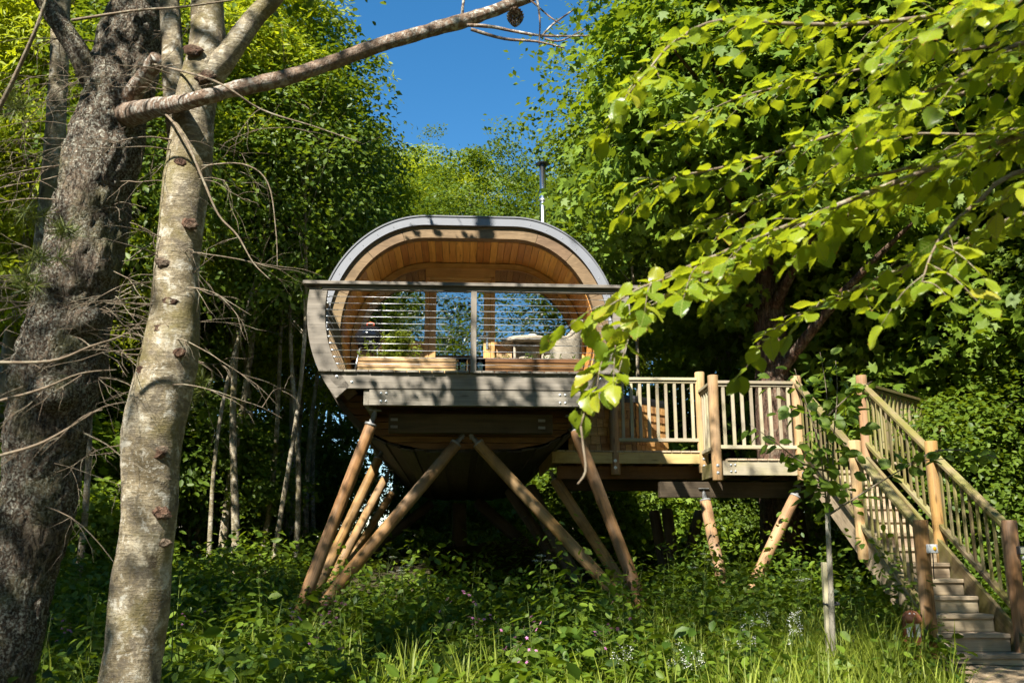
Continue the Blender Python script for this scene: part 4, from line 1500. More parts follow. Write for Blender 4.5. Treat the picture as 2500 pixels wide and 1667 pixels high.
# slender pale stems left of the treehouse and beneath it
SL_ = [(548, 1285, 18.2, 0.00, 1.0), (640, 1285, 18.8, 0.10, 1.0), (752, 1275, 20.5, 0.02, 0.95), (700, 1280, 23.5, -0.03, 1.1), (606, 1270, 25.5, 0.02, 1.15),
       (500, 1295, 21.0, 0.03, 1.0), (452, 1300, 24.0, -0.02, 1.1), (835, 1265, 26.5, 0.0, 0.9), (575, 1270, 28.0, -0.04, 1.2), (672, 1270, 29.5, 0.04, 1.2),
       (1490, 1330, 21.0, 0.0, 0.95), (1575, 1385, 18.4, -0.06, 1.0), (1450, 1330, 26.0, 0.03, 1.0), (185, 1420, 13.5, 0.03, 0.9), (790, 1270, 31.0, 0.02, 1.1), (520, 1300, 16.2, 0.03, 0.9), (585, 1300, 17.2, -0.02, 0.95), (668, 1295, 16.6, 0.05, 0.9), (722, 1290, 18.0, 0.0, 0.9), (618, 1290, 20.0, -0.05, 1.0), (690, 1285, 21.5, 0.07, 1.0), (772, 1280, 23.0, -0.02, 1.0), (478, 1300, 19.0, 0.05, 1.0), (655, 1280, 24.5, -0.06, 1.1), (740, 1270, 26.5, 0.05, 1.1)]
ORD = ('first', 'second', 'third', 'fourth', 'fifth', 'sixth', 'seventh', 'eighth', 'ninth', 'tenth', 'eleventh', 'twelfth', 'thirteenth', 'fourteenth', 'fifteenth',
       'sixteenth', 'seventeenth', 'eighteenth', 'nineteenth', 'twentieth', 'twenty-first', 'twenty-second', 'twenty-third', 'twenty-fourth')
lefts = sorted(p[0] for p in SL_ if 400 < p[0] < 900)
unders = sorted(p[0] for p in SL_ if p[0] > 900)
for i, (px, py, yy, tl, s_) in enumerate(SL_):
    b = at(px, py, yy)
    if px < 400:
        lb_ = 'slender pale stem standing between the pine and the pale barked tree'
    elif px < 900:
        lb_ = 'slender pale stem, %s from the left of those between pale trunk and treehouse' % ORD[lefts.index(px)]
    else:
        lb_ = 'slender pale stem behind the stilts, %s of three seen beneath the platform' % ORD[unders.index(px)]
    tree('slender_tree', lb_, 'slim%d' % (i % 4), b.x, yy, s_, i * 2.1, 'slender pale stems', 'tree', (0, tl))
# trees behind the camera: they stand in the window reflections and throw dapples
tree('woodland_tree', 'woodland tree behind the viewer reflected in the windows', 'oval', -3.6, -12.0, 1.1, 0.3, 'trees behind the viewer')
tree('woodland_tree', 'woodland tree behind the viewer reflected in the windows', 'oval', -9.5, -9.5, 1.0, 1.9, 'trees behind the viewer')
tree('woodland_tree', 'woodland tree behind the viewer reflected in the windows', 'oval2', 9.5, -12.0, 1.0, 2.6, 'trees behind the viewer')
tree('woodland_tree', 'woodland tree behind the viewer reflected in the windows', 'oval', 0.2, -17.0, 0.85, 4.0, 'trees behind the viewer')
tree('woodland_tree', 'tall unseen tree added off to the right to shade the bushes behind the stairs', 'oval2', 7.3, 9.0, 1.0, 4.0, 'trees around the viewer', sz=1.55)  # out of view, added and stretched to darken the bushes on the right
tree('woodland_tree', 'woodland tree behind the viewer reflected in the windows', 'oval', -6.0, -17.0, 1.1, 5.0, 'trees behind the viewer')
tree('slender_tree', 'unseen slender tree added close behind the viewer to dapple the near trunks', 'slim0', -6.6, -1.2, 1.0, 0.7, 'trees behind the viewer')  # unseen, put in to dapple the two trunks on the left
tree('slender_tree', 'unseen slender tree added close behind the viewer to dapple the near trunks', 'slim1', -8.6, -0.2, 1.0, 2.7, 'trees behind the viewer')  # second unseen tree put in for the dapples

g8 = random.Random(88)
for i, (x, y) in enumerate(((-13, -4), (-14.5, 3), (-13.5, 9), (-17, -10), (-19, 0), (-20, 8), (10.5, -5), (10, 1), (10.8, 6.5), (15, -2), (15.5, 5), (14, 11), (-1.5, -21), (-8, -22), (-14, -18), (13, -16), (18, -9), (-9.6, 2.4))):
    tree('woodland_tree', 'woodland tree standing out of the picture around the viewer', ('oval', 'syc2', 'oval2')[i % 3], x, y, g8.uniform(0.95, 1.2), g8.uniform(0, 6.28), 'trees around the viewer')

# ------------------------------------------------------------------ the two near trunks on the left
def pxtube(name, pts, mat, parent, inv, seg=24, rough=0.05, sub=6, lump=0.05, label=None, seed=1, plate=0.0):
    """pts: (px, py, Y, half width in pixels)."""
    P, Rr = [], []
    for px, py, Y, hw in pts:
        p = at(px, py, Y)
        depth = Y * _c + (p.z - EYE) * _s
        P.append(tuple(inv @ p))
        Rr.append(hw * depth / FPX)
    return tube(name, P, Rr, mat, parent, seg, rough, seed, sub, lump, label=label, plate=plate)


pine = thing('pine_tree', 'big pine trunk crusted with lichen leaning at the left edge', 'tree', Matrix.Translation((-3.4, 6.15, gz(-3.4, 6.15))))
pinv = Matrix.Translation((-3.4, 6.15, gz(-3.4, 6.15))).inverted()
pxtube('trunk', [(-110, 2050, 6.15, 120), (-60, 1800, 6.15, 95), (10, 1560, 6.18, 84), (50, 1420, 6.20, 82), (85, 1275, 6.20, 86), (108, 1120, 6.20, 90), (128, 980, 6.20, 98), (154, 850, 6.20, 101),
                 (180, 730, 6.20, 92), (205, 610, 6.20, 88), (240, 425, 6.20, 88), (278, 266, 6.20, 80), (318, 106, 6.22, 72), (345, -30, 6.25, 66), (370, -260, 6.30, 60), (390, -700, 6.40, 48), (400, -1400, 6.50, 32), (405, -2300, 6.60, 12)],
       'pine_bark', pine, pinv, 84, 0.03, 16, 0.16, plate=0.10)
bough = pxtube('bough', [(300, 284, 6.15, 34), (360, 268, 5.7, 24), (420, 256, 5.2, 21), (480, 243, 4.85, 20), (560, 221, 4.85, 19), (690, 192, 4.95, 21), (800, 157, 5.05, 19), (900, 120, 5.1, 17), (1010, 86, 5.15, 17),
                         (1110, 58, 5.2, 18), (1180, 36, 5.25, 15), (1290, -6, 5.3, 14), (1420, -70, 5.35, 12), (1620, -180, 5.4, 9)], 'bough_bark', pine, pinv, 16, 0.16, 6, 0.12,
               'long lichened bough crossing the sky')
pxtube('branch', [(255, 250, 6.20, 34), (225, 190, 6.10, 30), (180, 110, 6.00, 26), (120, 20, 5.95, 23), (60, -70, 5.90, 20)], 'pine_bark', pine, pinv, 14, 0.1)
pxtube('branch_stub', [(300, 262, 6.15, 27), (345, 200, 5.95, 22), (372, 162, 5.85, 21), (385, 143, 5.80, 20)], 'bough_bark', pine, pinv, 14, 0.08, label='sawn off branch stub')
pxtube('knot', [(170, 800, 6.05, 40), (215, 780, 6.00, 34), (245, 775, 6.00, 20)], 'pine_bark', pine, pinv, 12, 0.15)
pxtube('knot', [(130, 960, 6.00, 60), (135, 955, 5.92, 46), (140, 950, 5.88, 20)], 'pine_bark', pine, pinv, 12, 0.2)

g3 = random.Random(21)


def twig(parent, inv, p, d, L, r, mat='twig', depth=1, droop=0.25, nside=3, acc=None):
    """Thin crooked twig with side shoots; returns the vertices and faces of the whole spray."""
    V, F = acc if acc is not None else ([], [])
    n = 6
    pts, rad = [Vector(p)], [r]
    dd = Vector(d).normalized()
    for k in range(n):
        dd = (dd + Vector((g3.gauss(0, 0.16), g3.gauss(0, 0.16), g3.gauss(-droop * 0.25, 0.12)))).normalized()
        pts.append(pts[-1] + dd * L / n)
        rad.append(r * (1 - 0.85 * (k + 1) / n))
    v2, f2 = tubemesh([inv @ q for q in pts], rad, 5, 0, 0, False, 2)
    o = len(V)
    V += v2
    F += [tuple(a + o for a in ff) for ff in f2]
    if depth > 0:
        for s_ in range(nside):
            k = g3.randint(1, n - 1)
            dv = (pts[k + 1] - pts[k]).normalized()
            sd = (dv + Vector((g3.gauss(0, 0.7), g3.gauss(0, 0.7), g3.gauss(0, 0.6)))).normalized()
            twig(parent, inv, pts[k], sd, L * g3.uniform(0.3, 0.6), r * 0.6, mat, depth - 1, droop, 2, (V, F))
    if acc is None:
        return put('twig', mesh('twig', V, F, True), mat, parent)


for i in range(74):
    py = g3.uniform(-60, 820) if i < 54 else g3.uniform(700, 1250)
    cxp = 335 - (py + 30) * 0.225
    side = g3.choice((-1, -1, 1))
    p = at(cxp + side * g3.uniform(45, 85), py, g3.uniform(6.0, 6.25))
    d = (side * g3.uniform(0.7, 1.2), g3.uniform(-0.7, 0.2), g3.uniform(-0.35, 0.3))
    twig(pine, pinv, p, d, g3.uniform(0.35, 1.15), g3.uniform(0.0025, 0.006), 'twig', 2, 0.3, 4)
# named dead twigs that show clearly against the leaves
for pts in ([(395, 262, 5.4, 5), (450, 345, 4.8, 5), (500, 440, 4.7, 5), (530, 520, 4.7, 4), (580, 580, 4.7, 3.5), (620, 640, 4.7, 2.5), (665, 690, 4.7, 1.5)],
            [(372, 165, 5.75, 5), (520, 205, 4.7, 4.5), (640, 265, 4.7, 4), (760, 310, 4.7, 2.5), (880, 350, 4.7, 1.5)],
            [(500, 400, 4.8, 3), (590, 400, 4.7, 3), (650, 450, 4.7, 2.5), (670, 560, 4.7, 2), (675, 660, 4.7, 1.5)],
            [(180, 40, 4.7, 6), (330, 30, 4.6, 5), (450, 12, 4.5, 4), (600, 0, 4.5, 3)],
            [(-40, 880, 3.2, 7), (120, 880, 3.2, 6), (230, 850, 3.2, 4), (300, 815, 3.2, 2), (345, 790, 3.2, 1)],
            [(-40, 1120, 3.0, 7), (90, 1085, 3.0, 6), (170, 1040, 3.0, 4), (250, 1000, 3.0, 2), (300, 985, 3.0, 1)],
            [(-40, 990, 3.3, 6), (100, 960, 3.3, 5), (200, 915, 3.3, 3), (280, 905, 3.3, 1)],
            [(-30, 330, 4.2, 10), (40, 180, 4.1, 9), (95, 60, 4.0, 7), (120, -40, 4.0, 5)]):
    pxtube('twig', [(a + g3.gauss(0, 4), b + g3.gauss(0, 6), c, d * 0.62) for a, b, c, d in pts], 'twig', pine, pinv, 7, 0.1, 5, 0)
    for a, b, c, d in pts[1:-1]:
        twig(pine, pinv, at(a, b, c), (g3.gauss(0, 1), g3.gauss(0, 0.5), g3.gauss(-0.3, 0.6)), g3.uniform(0.15, 0.4), 0.0022, 'twig', 1, 0.3, 2)
for pts in ([(1140, 62, 5.2, 5), (1200, 66, 5.2, 4.5), (1260, 78, 5.2, 4), (1330, 88, 5.2, 3), (1440, 88, 5.2, 1.5)],
            [(1150, 72, 5.2, 4.5), (1230, 95, 5.2, 4), (1310, 102, 5.2, 3), (1380, 118, 5.2, 1.5)],
            [(1320, 92, 5.2, 3), (1350, 60, 5.2, 2.5), (1400, 25, 5.2, 1.5)],
            [(1330, 95, 5.2, 3), (1370, 100, 5.2, 2), (1430, 70, 5.2, 1)],
            [(1128, 45, 5.2, 4), (1130, 15, 5.2, 3.5), (1136, -20, 5.2, 3)],
            [(1310, -10, 5.3, 3), (1318, 50, 5.2, 2.5), (1316, 110, 5.2, 1.5)],
            [(1290, -4, 5.3, 3), (1340, 40, 5.2, 2), (1370, 60, 5.2, 1)]):
    pxtube('twig', pts, 'bough_bark', pine, pinv, 7, 0.12, 5, 0)
# cone hanging from the bough
cp = at(1258, 22, 5.25)
V, F = [], []
for k in range(13):
    f = k / 12
    rr = 0.05 * math.sin(math.pi * (0.12 + 0.83 * f)) ** 0.8
    for j in range(9):
        a = 2 * math.pi * (j + 0.5 * (k % 2)) / 9
        c, s_ = math.cos(a), math.sin(a)
        o = len(V)
        zz = -0.115 * f
        V += [(0.3 * rr * c, 0.3 * rr * s_, zz), (rr * math.cos(a - 0.3), rr * math.sin(a - 0.3), zz - 0.008), (1.15 * rr * c, 1.15 * rr * s_, zz + 0.004), (rr * math.cos(a + 0.3), rr * math.sin(a + 0.3), zz - 0.008)]
        F.append((o, o + 1, o + 2, o + 3))
o = put('pine_cone', mesh('pine_cone', V, F), 'bough_bark', None, Matrix.Translation(cp))
tag(o, 'brown pine cone hanging from the long bough against the sky', 'pine cone')
# needles: crown high above the picture and a few tufts lower down
g4 = np.random.default_rng(31)


def tufts(C, n, L):
    k = len(C)
    ci = np.repeat(np.arange(k), n)
    d = nrmz(g4.normal(size=(k * n, 3)) + np.array([0, 0, 0.35]))
    N = g4.normal(size=(k * n, 3))
    V, F, r = leafverts(C[ci] + d * 0.01, np.cross(d, N), L, 'blade', d, g4)
    # slim the blades into needles
    tv = len(TEMPL['blade'][0])
    V = V.reshape(-1, tv, 3)
    ax = C[ci][:, None, :] + d[:, None, :] * (np.sum((V - C[ci][:, None, :]) * d[:, None, :], axis=2, keepdims=True))
    V = ax + (V - ax) * 0.055
    return V.reshape(-1, 3), F, r


lo = np.array([tuple(pinv @ at(px, py, yy)) for px, py, yy in ((455, 905, 6.0), (470, 955, 6.1), (440, 1000, 6.2), (430, 870, 6.0), (160, 560, 5.2), (60, 520, 4.8), (110, 640, 4.9), (490, 930, 6.0), (40, 250, 4.9), (70, 700, 4.8))])
V, F, r = tufts(np.repeat(lo, 4, axis=0) + g4.normal(size=(40, 3)) * 0.035, 45, 0.085)
me = npmesh('needles', V, F, r)
o = put('needles', me, 'needle', pine)
o['kind'] = 'stuff'
cc = np.array([1.2, -0.6, 9.6]) + np.clip(g4.normal(size=(250, 3)), -1.8, 1.8) * np.array([1.5, 1.5, 1.3])
V, F, r = tufts(cc, 34, 0.10)
o = put('crown', npmesh('crown', V, F, r), 'needle', pine)

pale = thing('pale_barked_tree', 'pale smooth barked tree with dark knots in front of the wood on the left', 'tree', Matrix.Translation((-2.05, 5.3, gz(-2.05, 5.3))))
binv = Matrix.Translation((-2.05, 5.3, gz(-2.05, 5.3))).inverted()
pxtube('trunk', [(285, 2050, 5.25, 93), (300, 1850, 5.28, 80), (316, 1667, 5.30, 73), (337, 1488, 5.30, 71), (355, 1340, 5.30, 66), (366, 1200, 5.30, 65), (375, 1063, 5.30, 73), (390, 980, 5.30, 72), (408, 890, 5.30, 73),
                 (418, 810, 5.30, 65), (428, 740, 5.30, 58), (436, 650, 5.30, 52), (444, 560, 5.30, 51), (456, 430, 5.30, 56), (470, 300, 5.30, 52), (490, 190, 5.30, 48), (505, 110, 5.32, 43), (507, 30, 5.35, 37), (500, -120, 5.40, 33),
                 (480, -500, 5.50, 26), (460, -1100, 5.60, 17), (450, -1700, 5.70, 7)], 'pale_bark', pale, binv, 40, 0.03, 9, 0.13, seed=4)
pxtube('fork', [(515, 180, 5.30, 38), (555, 135, 5.28, 28), (590, 85, 5.28, 27), (625, 40, 5.30, 25), (675, -15, 5.30, 23), (760, -140, 5.40, 18), (850, -400, 5.50, 9)], 'pale_bark', pale, binv, 18, 0.04, 6, 0.1)
pxtube('stem', [(455, 420, 5.65, 30), (438, 330, 5.70, 29), (425, 220, 5.70, 27), (420, 100, 5.75, 26), (410, -40, 5.80, 24), (395, -300, 5.90, 16)], 'pale_bark', pale, binv, 16, 0.04, 6, 0.08)
for i in range(22):  # dead shoots added to drop dapples on the pale trunk
    py = g3.uniform(150, 1000)
    side = g3.choice((-1, -1, 1))
    cxp = 490 - 0.115 * py
    twig(pale, binv, at(cxp + side * g3.uniform(25, 55), py, 5.2), (side * g3.uniform(0.4, 1.1) - 0.2, g3.uniform(-1.0, -0.1), g3.uniform(-0.3, 0.5)), g3.uniform(0.35, 0.95), g3.uniform(0.003, 0.0055), 'twig', 2, 0.3, 3)
for (px, py) in ((395, 640), (440, 395), (462, 545), (398, 800), (392, 1252), (402, 1325), (500, 185), (470, 120), (412, 735), (380, 1105), (350, 905), (436, 860)):
    q = at(px, py, 5.16)
    V, F = lathe([(0.0, -0.006), (0.012, 0.002), (0.02, -0.004), (0.03, 0.005), (0.04, 0.0), (0.05, -0.012), (0.056, -0.03)], 18)
    rt = Matrix.Rotation(R(90), 4, 'X') @ Matrix.Rotation(random.uniform(-0.4, 0.4), 4, 'Z')
    sc = random.uniform(0.5, 1.0)
    V = [(x * sc * (1 + 0.5 * noise.noise(Vector((x * 40, y * 40, px)))) * 1.15, y * sc * (1 + 0.5 * noise.noise(Vector((x * 40, y * 40, px + 9)))) * 0.75, zz * sc * 0.7) for x, y, zz in V]
    put('knot', mesh('knot', V, F, True), 'dark_bark', pale, Matrix.Translation(binv @ q) @ rt)
c_, d_, gq = crownpts(52, 6.2, 11.0, 4.2, 150, 0.55)  # unseen crown, sized and shifted to shade the stilts and woodland floor
# clusters cut out of the crown so sun reaches the trunks and balcony
ray = np.array(to_sun)
for tgt, rad_ in (((-1.85, 5.25, 2.6), 0.25), ((0.45, 12.2, 3.6), 1.0), ((-1.2, 11.1, 3.5), 0.45), ((0.6, 11.2, 3.1), 0.4), ((-3.0, 6.2, 3.6), 0.5)):
    rel = c_ + np.array([-0.7, -0.7, 0.0]) - np.array(binv @ Vector(tgt))
    away = np.linalg.norm(rel - np.outer(rel @ ray, ray), axis=1)
    c_ = c_[away > rad_]
n = len(c_) * 80
ci = np.repeat(np.arange(len(c_)), 80)
P = c_[ci] + gq.normal(size=(n, 3)) * np.array([0.36, 0.36, 0.2]) + np.array([-0.7, -0.7, 0.0])
V, F, r = leafverts(P, 0.9 * UP + 0.5 * gq.normal(size=(n, 3)), 0.11 * (0.7 + 0.6 * gq.random(n)), 'oval', None, gq)
put('crown', npmesh('crown', V, F, r), 'leaf_oval', pale)
# farther pale stem at the left edge
b = at(90, 820, 8.2)
tt = thing('slender_tree', 'thin pale trunk seen between the pine and the left edge', 'tree', Matrix.Translation((b.x, 8.2, gz(b.x, 8.2))))
ti = Matrix.Translation((b.x, 8.2, gz(b.x, 8.2))).inverted()
pxtube('trunk', [(60, 1600, 8.2, 30), (75, 1200, 8.2, 28), (95, 820, 8.2, 26), (108, 600, 8.2, 26), (130, 400, 8.2, 24), (142, 200, 8.2, 22), (150, 0, 8.2, 20), (165, -400, 8.3, 12)], 'pale_bark', tt, ti, 16, 0.03, 6, 0.1)

# ------------------------------------------------------------------ near beech boughs from the right
def bigleaf(seed, wob):
    g = random.Random(seed)
    V, E = [], []
    NR, NC = 13, 8
    bend, curl = g.uniform(-0.32, 0.1), g.uniform(-0.7, 0.5)
    tw = g.uniform(-0.4, 0.4)
    for i in range(NR + 1):
        y = i / NR
        w = 0.34 * math.sin(math.pi * min(1, y ** 0.82)) ** 0.75 if 0 < y < 1 else 0.0
        w += 0.0 if y in (0, 1) else 0.018 * (1 if i % 2 else -1)
        w = max(w, 0.004)
        for j in range(NC + 1):
            s_ = j / NC * 2 - 1
            x = s_ * w
            z = 0.10 * abs(s_) * w + 0.02 * math.sin(2 * math.pi * (9 * y - 5.5 * abs(x))) * (1 - abs(s_) * 0.3)
            z += bend * y * y + curl * x * x + tw * x * y + wob * 0.05 * math.sin(7 * y + seed) * s_
            V.append((x, y, z))
            E.append(max(abs(s_) * (0.6 + 0.4 * y), max(0, y - 0.8) * 5))
    F = [(i * (NC + 1) + j, i * (NC + 1) + j + 1, (i + 1) * (NC + 1) + j + 1, (i + 1) * (NC + 1) + j) for i in range(NR) for j in range(NC)]
    # stalk
    o = len(V)
    V += [(-0.012, -0.1, 0.01), (0.012, -0.1, 0.01), (0.01, 0.02, 0), (-0.01, 0.02, 0)]
    E += [0, 0, 0, 0]
    F.append((o, o + 1, o + 2, o + 3))
    me = mesh('leaf', V, F, True)
    a = me.attributes.new('edge', 'FLOAT', 'POINT')
    a.data.foreach_set('value', E)
    me.materials.append(M['beech'])
    return me


BIG = [bigleaf(s_, 1.0) for s_ in range(10)]
BT = (3.5, 2.7)
beech = thing('beech_tree', 'beech with large sunlit leaves on boughs reaching in from the right', 'tree', Matrix.Translation((BT[0], BT[1], gz(*BT))))
bei = Matrix.Translation((BT[0], BT[1], gz(*BT))).inverted()
tube('trunk', [bei @ Vector((BT[0] + 0.05 * k, BT[1], gz(*BT) - 0.3 + 0.8 * k)) for k in range(9)], [0.26, 0.2, 0.18, 0.17, 0.16, 0.15, 0.13, 0.11, 0.07], 'grey_bark', beech, 18, 0.03, 3, 3, 0.08)
g5 = random.Random(77)
leaves = []      # (position, direction, normal, size)


def spray(pts, r0, first=0.25, dens=0.042, side=True, size=0.075, name='bough', stem=True):
    """Bough polyline with alternate leaves and short leafy side twigs."""
    P = [Vector(p) for p in pts]
    seglen = [(b - a).length for a, b in zip(P, P[1:])]
    tot = sum(seglen)
    n = len(P)
    if stem:
        tube(name, [bei @ p for p in P], [r0 * (1 - 0.85 * k / (n - 1)) for k in range(n)], 'twig', beech, 7, 0.08, 5, 4)

    def pos(s_):
        k = 0
        while k < len(seglen) - 1 and s_ > seglen[k]:
            s_ -= seglen[k]
            k += 1
        t = min(1, s_ / seglen[k])
        return P[k].lerp(P[k + 1], t), (P[k + 1] - P[k]).normalized()
    s_ = tot * first
    sg = 1
    while s_ < tot:
        p, d = pos(s_)
        lat = d.cross(Vector((0, 0, 1))).normalized() * sg
        w_ = 0.55 if g5.random() < 0.3 else 0.25
        nv = (Vector((0, 0, 1)) + Vector((g5.gauss(-0.08, w_), g5.gauss(-0.10, w_), 0))).normalized()
        dv = (d * g5.uniform(0.3, 0.8) + lat * g5.uniform(0.5, 1.0) + Vector((0, 0, g5.uniform(-0.32, 0.1)))).normalized()
        leaves.append((p, dv, nv, size * g5.uniform(0.6, 1.25)))
        if side and g5.random() < 0.56:
            L = g5.uniform(0.12, 0.34)
            sd = (d * 0.7 + lat * g5.uniform(0.5, 1.0) + Vector((0, 0, g5.uniform(-0.35, 0.1)))).normalized()
            q = [p, p + sd * L * 0.5 + Vector((0, 0, 0.01)), p + sd * L + Vector((0, 0, -0.02))]
            spray(q, 0.0028, 0.3, 0.052, False, size, 'side_twig')
        sg = -sg
        s_ += dens * g5.uniform(0.7, 1.3)
    leaves.append((P[-1], (P[-1] - P[-2]).normalized(), Vector((g5.gauss(0, .3), g5.gauss(-0.2, .3), 1)).normalized(), size))


def bough_px(pts, root_z, **kw):
    Pw = [at(*p) for p in pts]
    Pw = [Vector((BT[0] + 0.1, BT[1], root_z)), (Vector((BT[0], BT[1], root_z)) + Pw[0]) / 2 + Vector((0, 0, 0.05))] + Pw
    spray(Pw, kw.pop('r0', 0.013), **kw)


bough_px([(2560, 290, 2.9), (2330, 395, 3.0), (2080, 500, 3.05), (1880, 590, 3.0), (1700, 680, 2.95), (1580, 755, 2.9), (1510, 820, 2.87), (1468, 880, 2.85)], 2.8, first=0.34, size=0.076, dens=0.042)
bough_px([(2560, 150, 3.2), (2250, 262, 3.2), (2000, 340, 3.2), (1800, 400, 3.15), (1650, 432, 3.1), (1585, 452, 3.1)], 3.4, first=0.40)
bough_px([(2560, -20, 3.0), (2200, 50, 3.0), (1950, 60, 3.0), (1760, 50, 3.0), (1650, 100, 2.95), (1580, 175, 2.9), (1530, 235, 2.9)], 3.5, first=0.42)
bough_px([(2560, 500, 3.3), (2330, 600, 3.3), (2120, 690, 3.3), (1960, 765, 3.2), (1880, 810, 3.2)], 2.6, first=0.48)
bough_px([(2560, 400, 2.7), (2380, 500, 2.7), (2290, 590, 2.65), (2250, 690, 2.6)], 2.4, first=0.5)
bough_px([(2560, 90, 2.6), (2400, 160, 2.6), (2260, 225, 2.6), (2150, 275, 2.6)], 2.9, first=0.5, size=0.083)
bough_px([(2560, 250, 3.4), (2250, 400, 3.4), (2000, 450, 3.4), (1830, 500, 3.4), (1700, 560, 3.35)], 3.2, first=0.42)
bough_px([(2560, -90, 2.5), (2350, 40, 2.5), (2200, 110, 2.5)], 2.9, first=0.5, size=0.08)
bough_px([(2560, 60, 3.7), (2250, 140, 3.7), (2000, 190, 3.7), (1800, 240, 3.7), (1680, 300, 3.7)], 4.0, first=0.42)
bough_px([(2560, 330, 3.0), (2400, 330, 3.0), (2200, 330, 3.0), (2050, 380, 3.0)], 3.0, first=0.5)
bough_px([(2560, 310, 2.75), (2200, 440, 2.8), (1950, 540, 2.85), (1780, 610, 2.85), (1650, 670, 2.8), (1560, 705, 2.75), (1490, 745, 2.7)], 2.7, first=0.55, size=0.078)
# the leafless tip hanging below the lowest leaves
tube('twig', [bei @ at(*p) for p in ((1418, 1040, 2.8), (1424, 1090, 2.8), (1430, 1150, 2.8), (1410, 1182, 2.8))], [0.0035, 0.0035, 0.004, 0.003], 'twig', beech, 6, 0, 0, 3)
tube('twig', [bei @ at(*p) for p in ((1468, 880, 2.85), (1450, 935, 2.82), (1432, 990, 2.8), (1418, 1040, 2.8))], [0.003, 0.003, 0.003, 0.003], 'twig', beech, 6, 0, 0, 3)
for px, py in ((1440, 905), (1425, 955), (1420, 1010), (1440, 870), (1475, 950), (1405, 1000), (1500, 730), (1480, 790), (1460, 830), (1540, 690), (1520, 770), (1455, 770), (1570, 740), (1430, 800), (1600, 650), (1500, 860)):
    leaves.append((at(px, py, 2.8), Vector((g5.uniform(-.7, .5), g5.uniform(-.3, .3), -0.7)).normalized(), Vector((g5.gauss(-.3, .2), -0.7, 0.7)).normalized(), g5.uniform(0.06, 0.085)))


def leafmatrix(p, d, nv, s_):
    y = d.normalized()
    x = y.cross(nv).normalized()
    z = x.cross(y)
    Mx = Matrix((x, y, z)).transposed().to_4x4() @ Matrix.Diagonal((s_, s_, s_, 1))
    Mx.translation = p
    return Mx


def shown(l):
    p = l[0]
    v = Vector((p.x, p.y * _c + (p.z - EYE) * _s, -p.y * _s + (p.z - EYE) * _c))
    px, py = 1250 + FPX * v.x / v.y, 833 - FPX * v.z / v.y
    return (-60 < px < 2560 and -60 < py < 1720), l[3] / v.y


vis = sorted([l for l in leaves if shown(l)[0]], key=lambda l: -shown(l)[1])
rest = [l for l in leaves if not shown(l)[0]] + vis[296:]
for i, (p, d, nv, s_) in enumerate(vis[:296]):
    put('leaf', BIG[i % 10], None, beech, bei @ leafmatrix(p, d, nv, s_))
bm_v, bm_f = [], []
tvs = [np.array([tuple(v.co) for v in b_.vertices]) for b_ in BIG]
tf = np.array([tuple(pp.vertices) for pp in BIG[2].polygons])
tv = tvs[0]
Vs, Fs = [], []
for i, l in enumerate(rest):
    Mx = np.array(bei @ leafmatrix(*l))
    Vs.append(tvs[i % 10] @ Mx[:3, :3].T + Mx[:3, 3])
    Fs.append(tf + i * len(tv))
if Vs:
    P = np.concatenate(Vs)
    me = npmesh('leaves', P, np.concatenate(Fs), np.repeat(rng.random(len(rest)), len(tv)), True)
    o = put('leaves', me, 'leaf_beech', beech)
    o['kind'] = 'stuff'
print('beech leaves', len(leaves), len(vis))

c_, d_, gq = crownpts(58, 6.0, 9.2, 2.1, 95, 0.55)  # unseen upper crown, added to throw shade on the stairs
c_[:, :] += np.array([-1.5, 1.4, 0.0])
c_ = np.concatenate([c_, crownpts(59, 6.3, 8.8, 1.7, 34, 0.6)[0] + np.array([-3.2, -3.2, 0.0])])  # extra clump out of view, added to darken the right-hand boughs
n = 129 * 50
ci = np.repeat(np.arange(129), 50)
P = c_[ci] + gq.normal(size=(n, 3)) * np.array([0.3, 0.3, 0.16])
V, F, r = leafverts(P, 0.9 * UP + 0.5 * gq.normal(size=(n, 3)), 0.10 * (0.7 + 0.6 * gq.random(n)), 'oval', None, gq)
put('crown', npmesh('crown', V, F, r), 'leaf_oval', beech)
for k in range(8):
    e = c_[k * 17]
    tube('limb', [(0.25, 0, 4.6 + 0.2 * k), tuple(e * 0.5 + np.array([0.1, 0, 2.9])), tuple(e)], [0.05, 0.035, 0.01], 'grey_bark', beech, 8, 0, 0, 4)

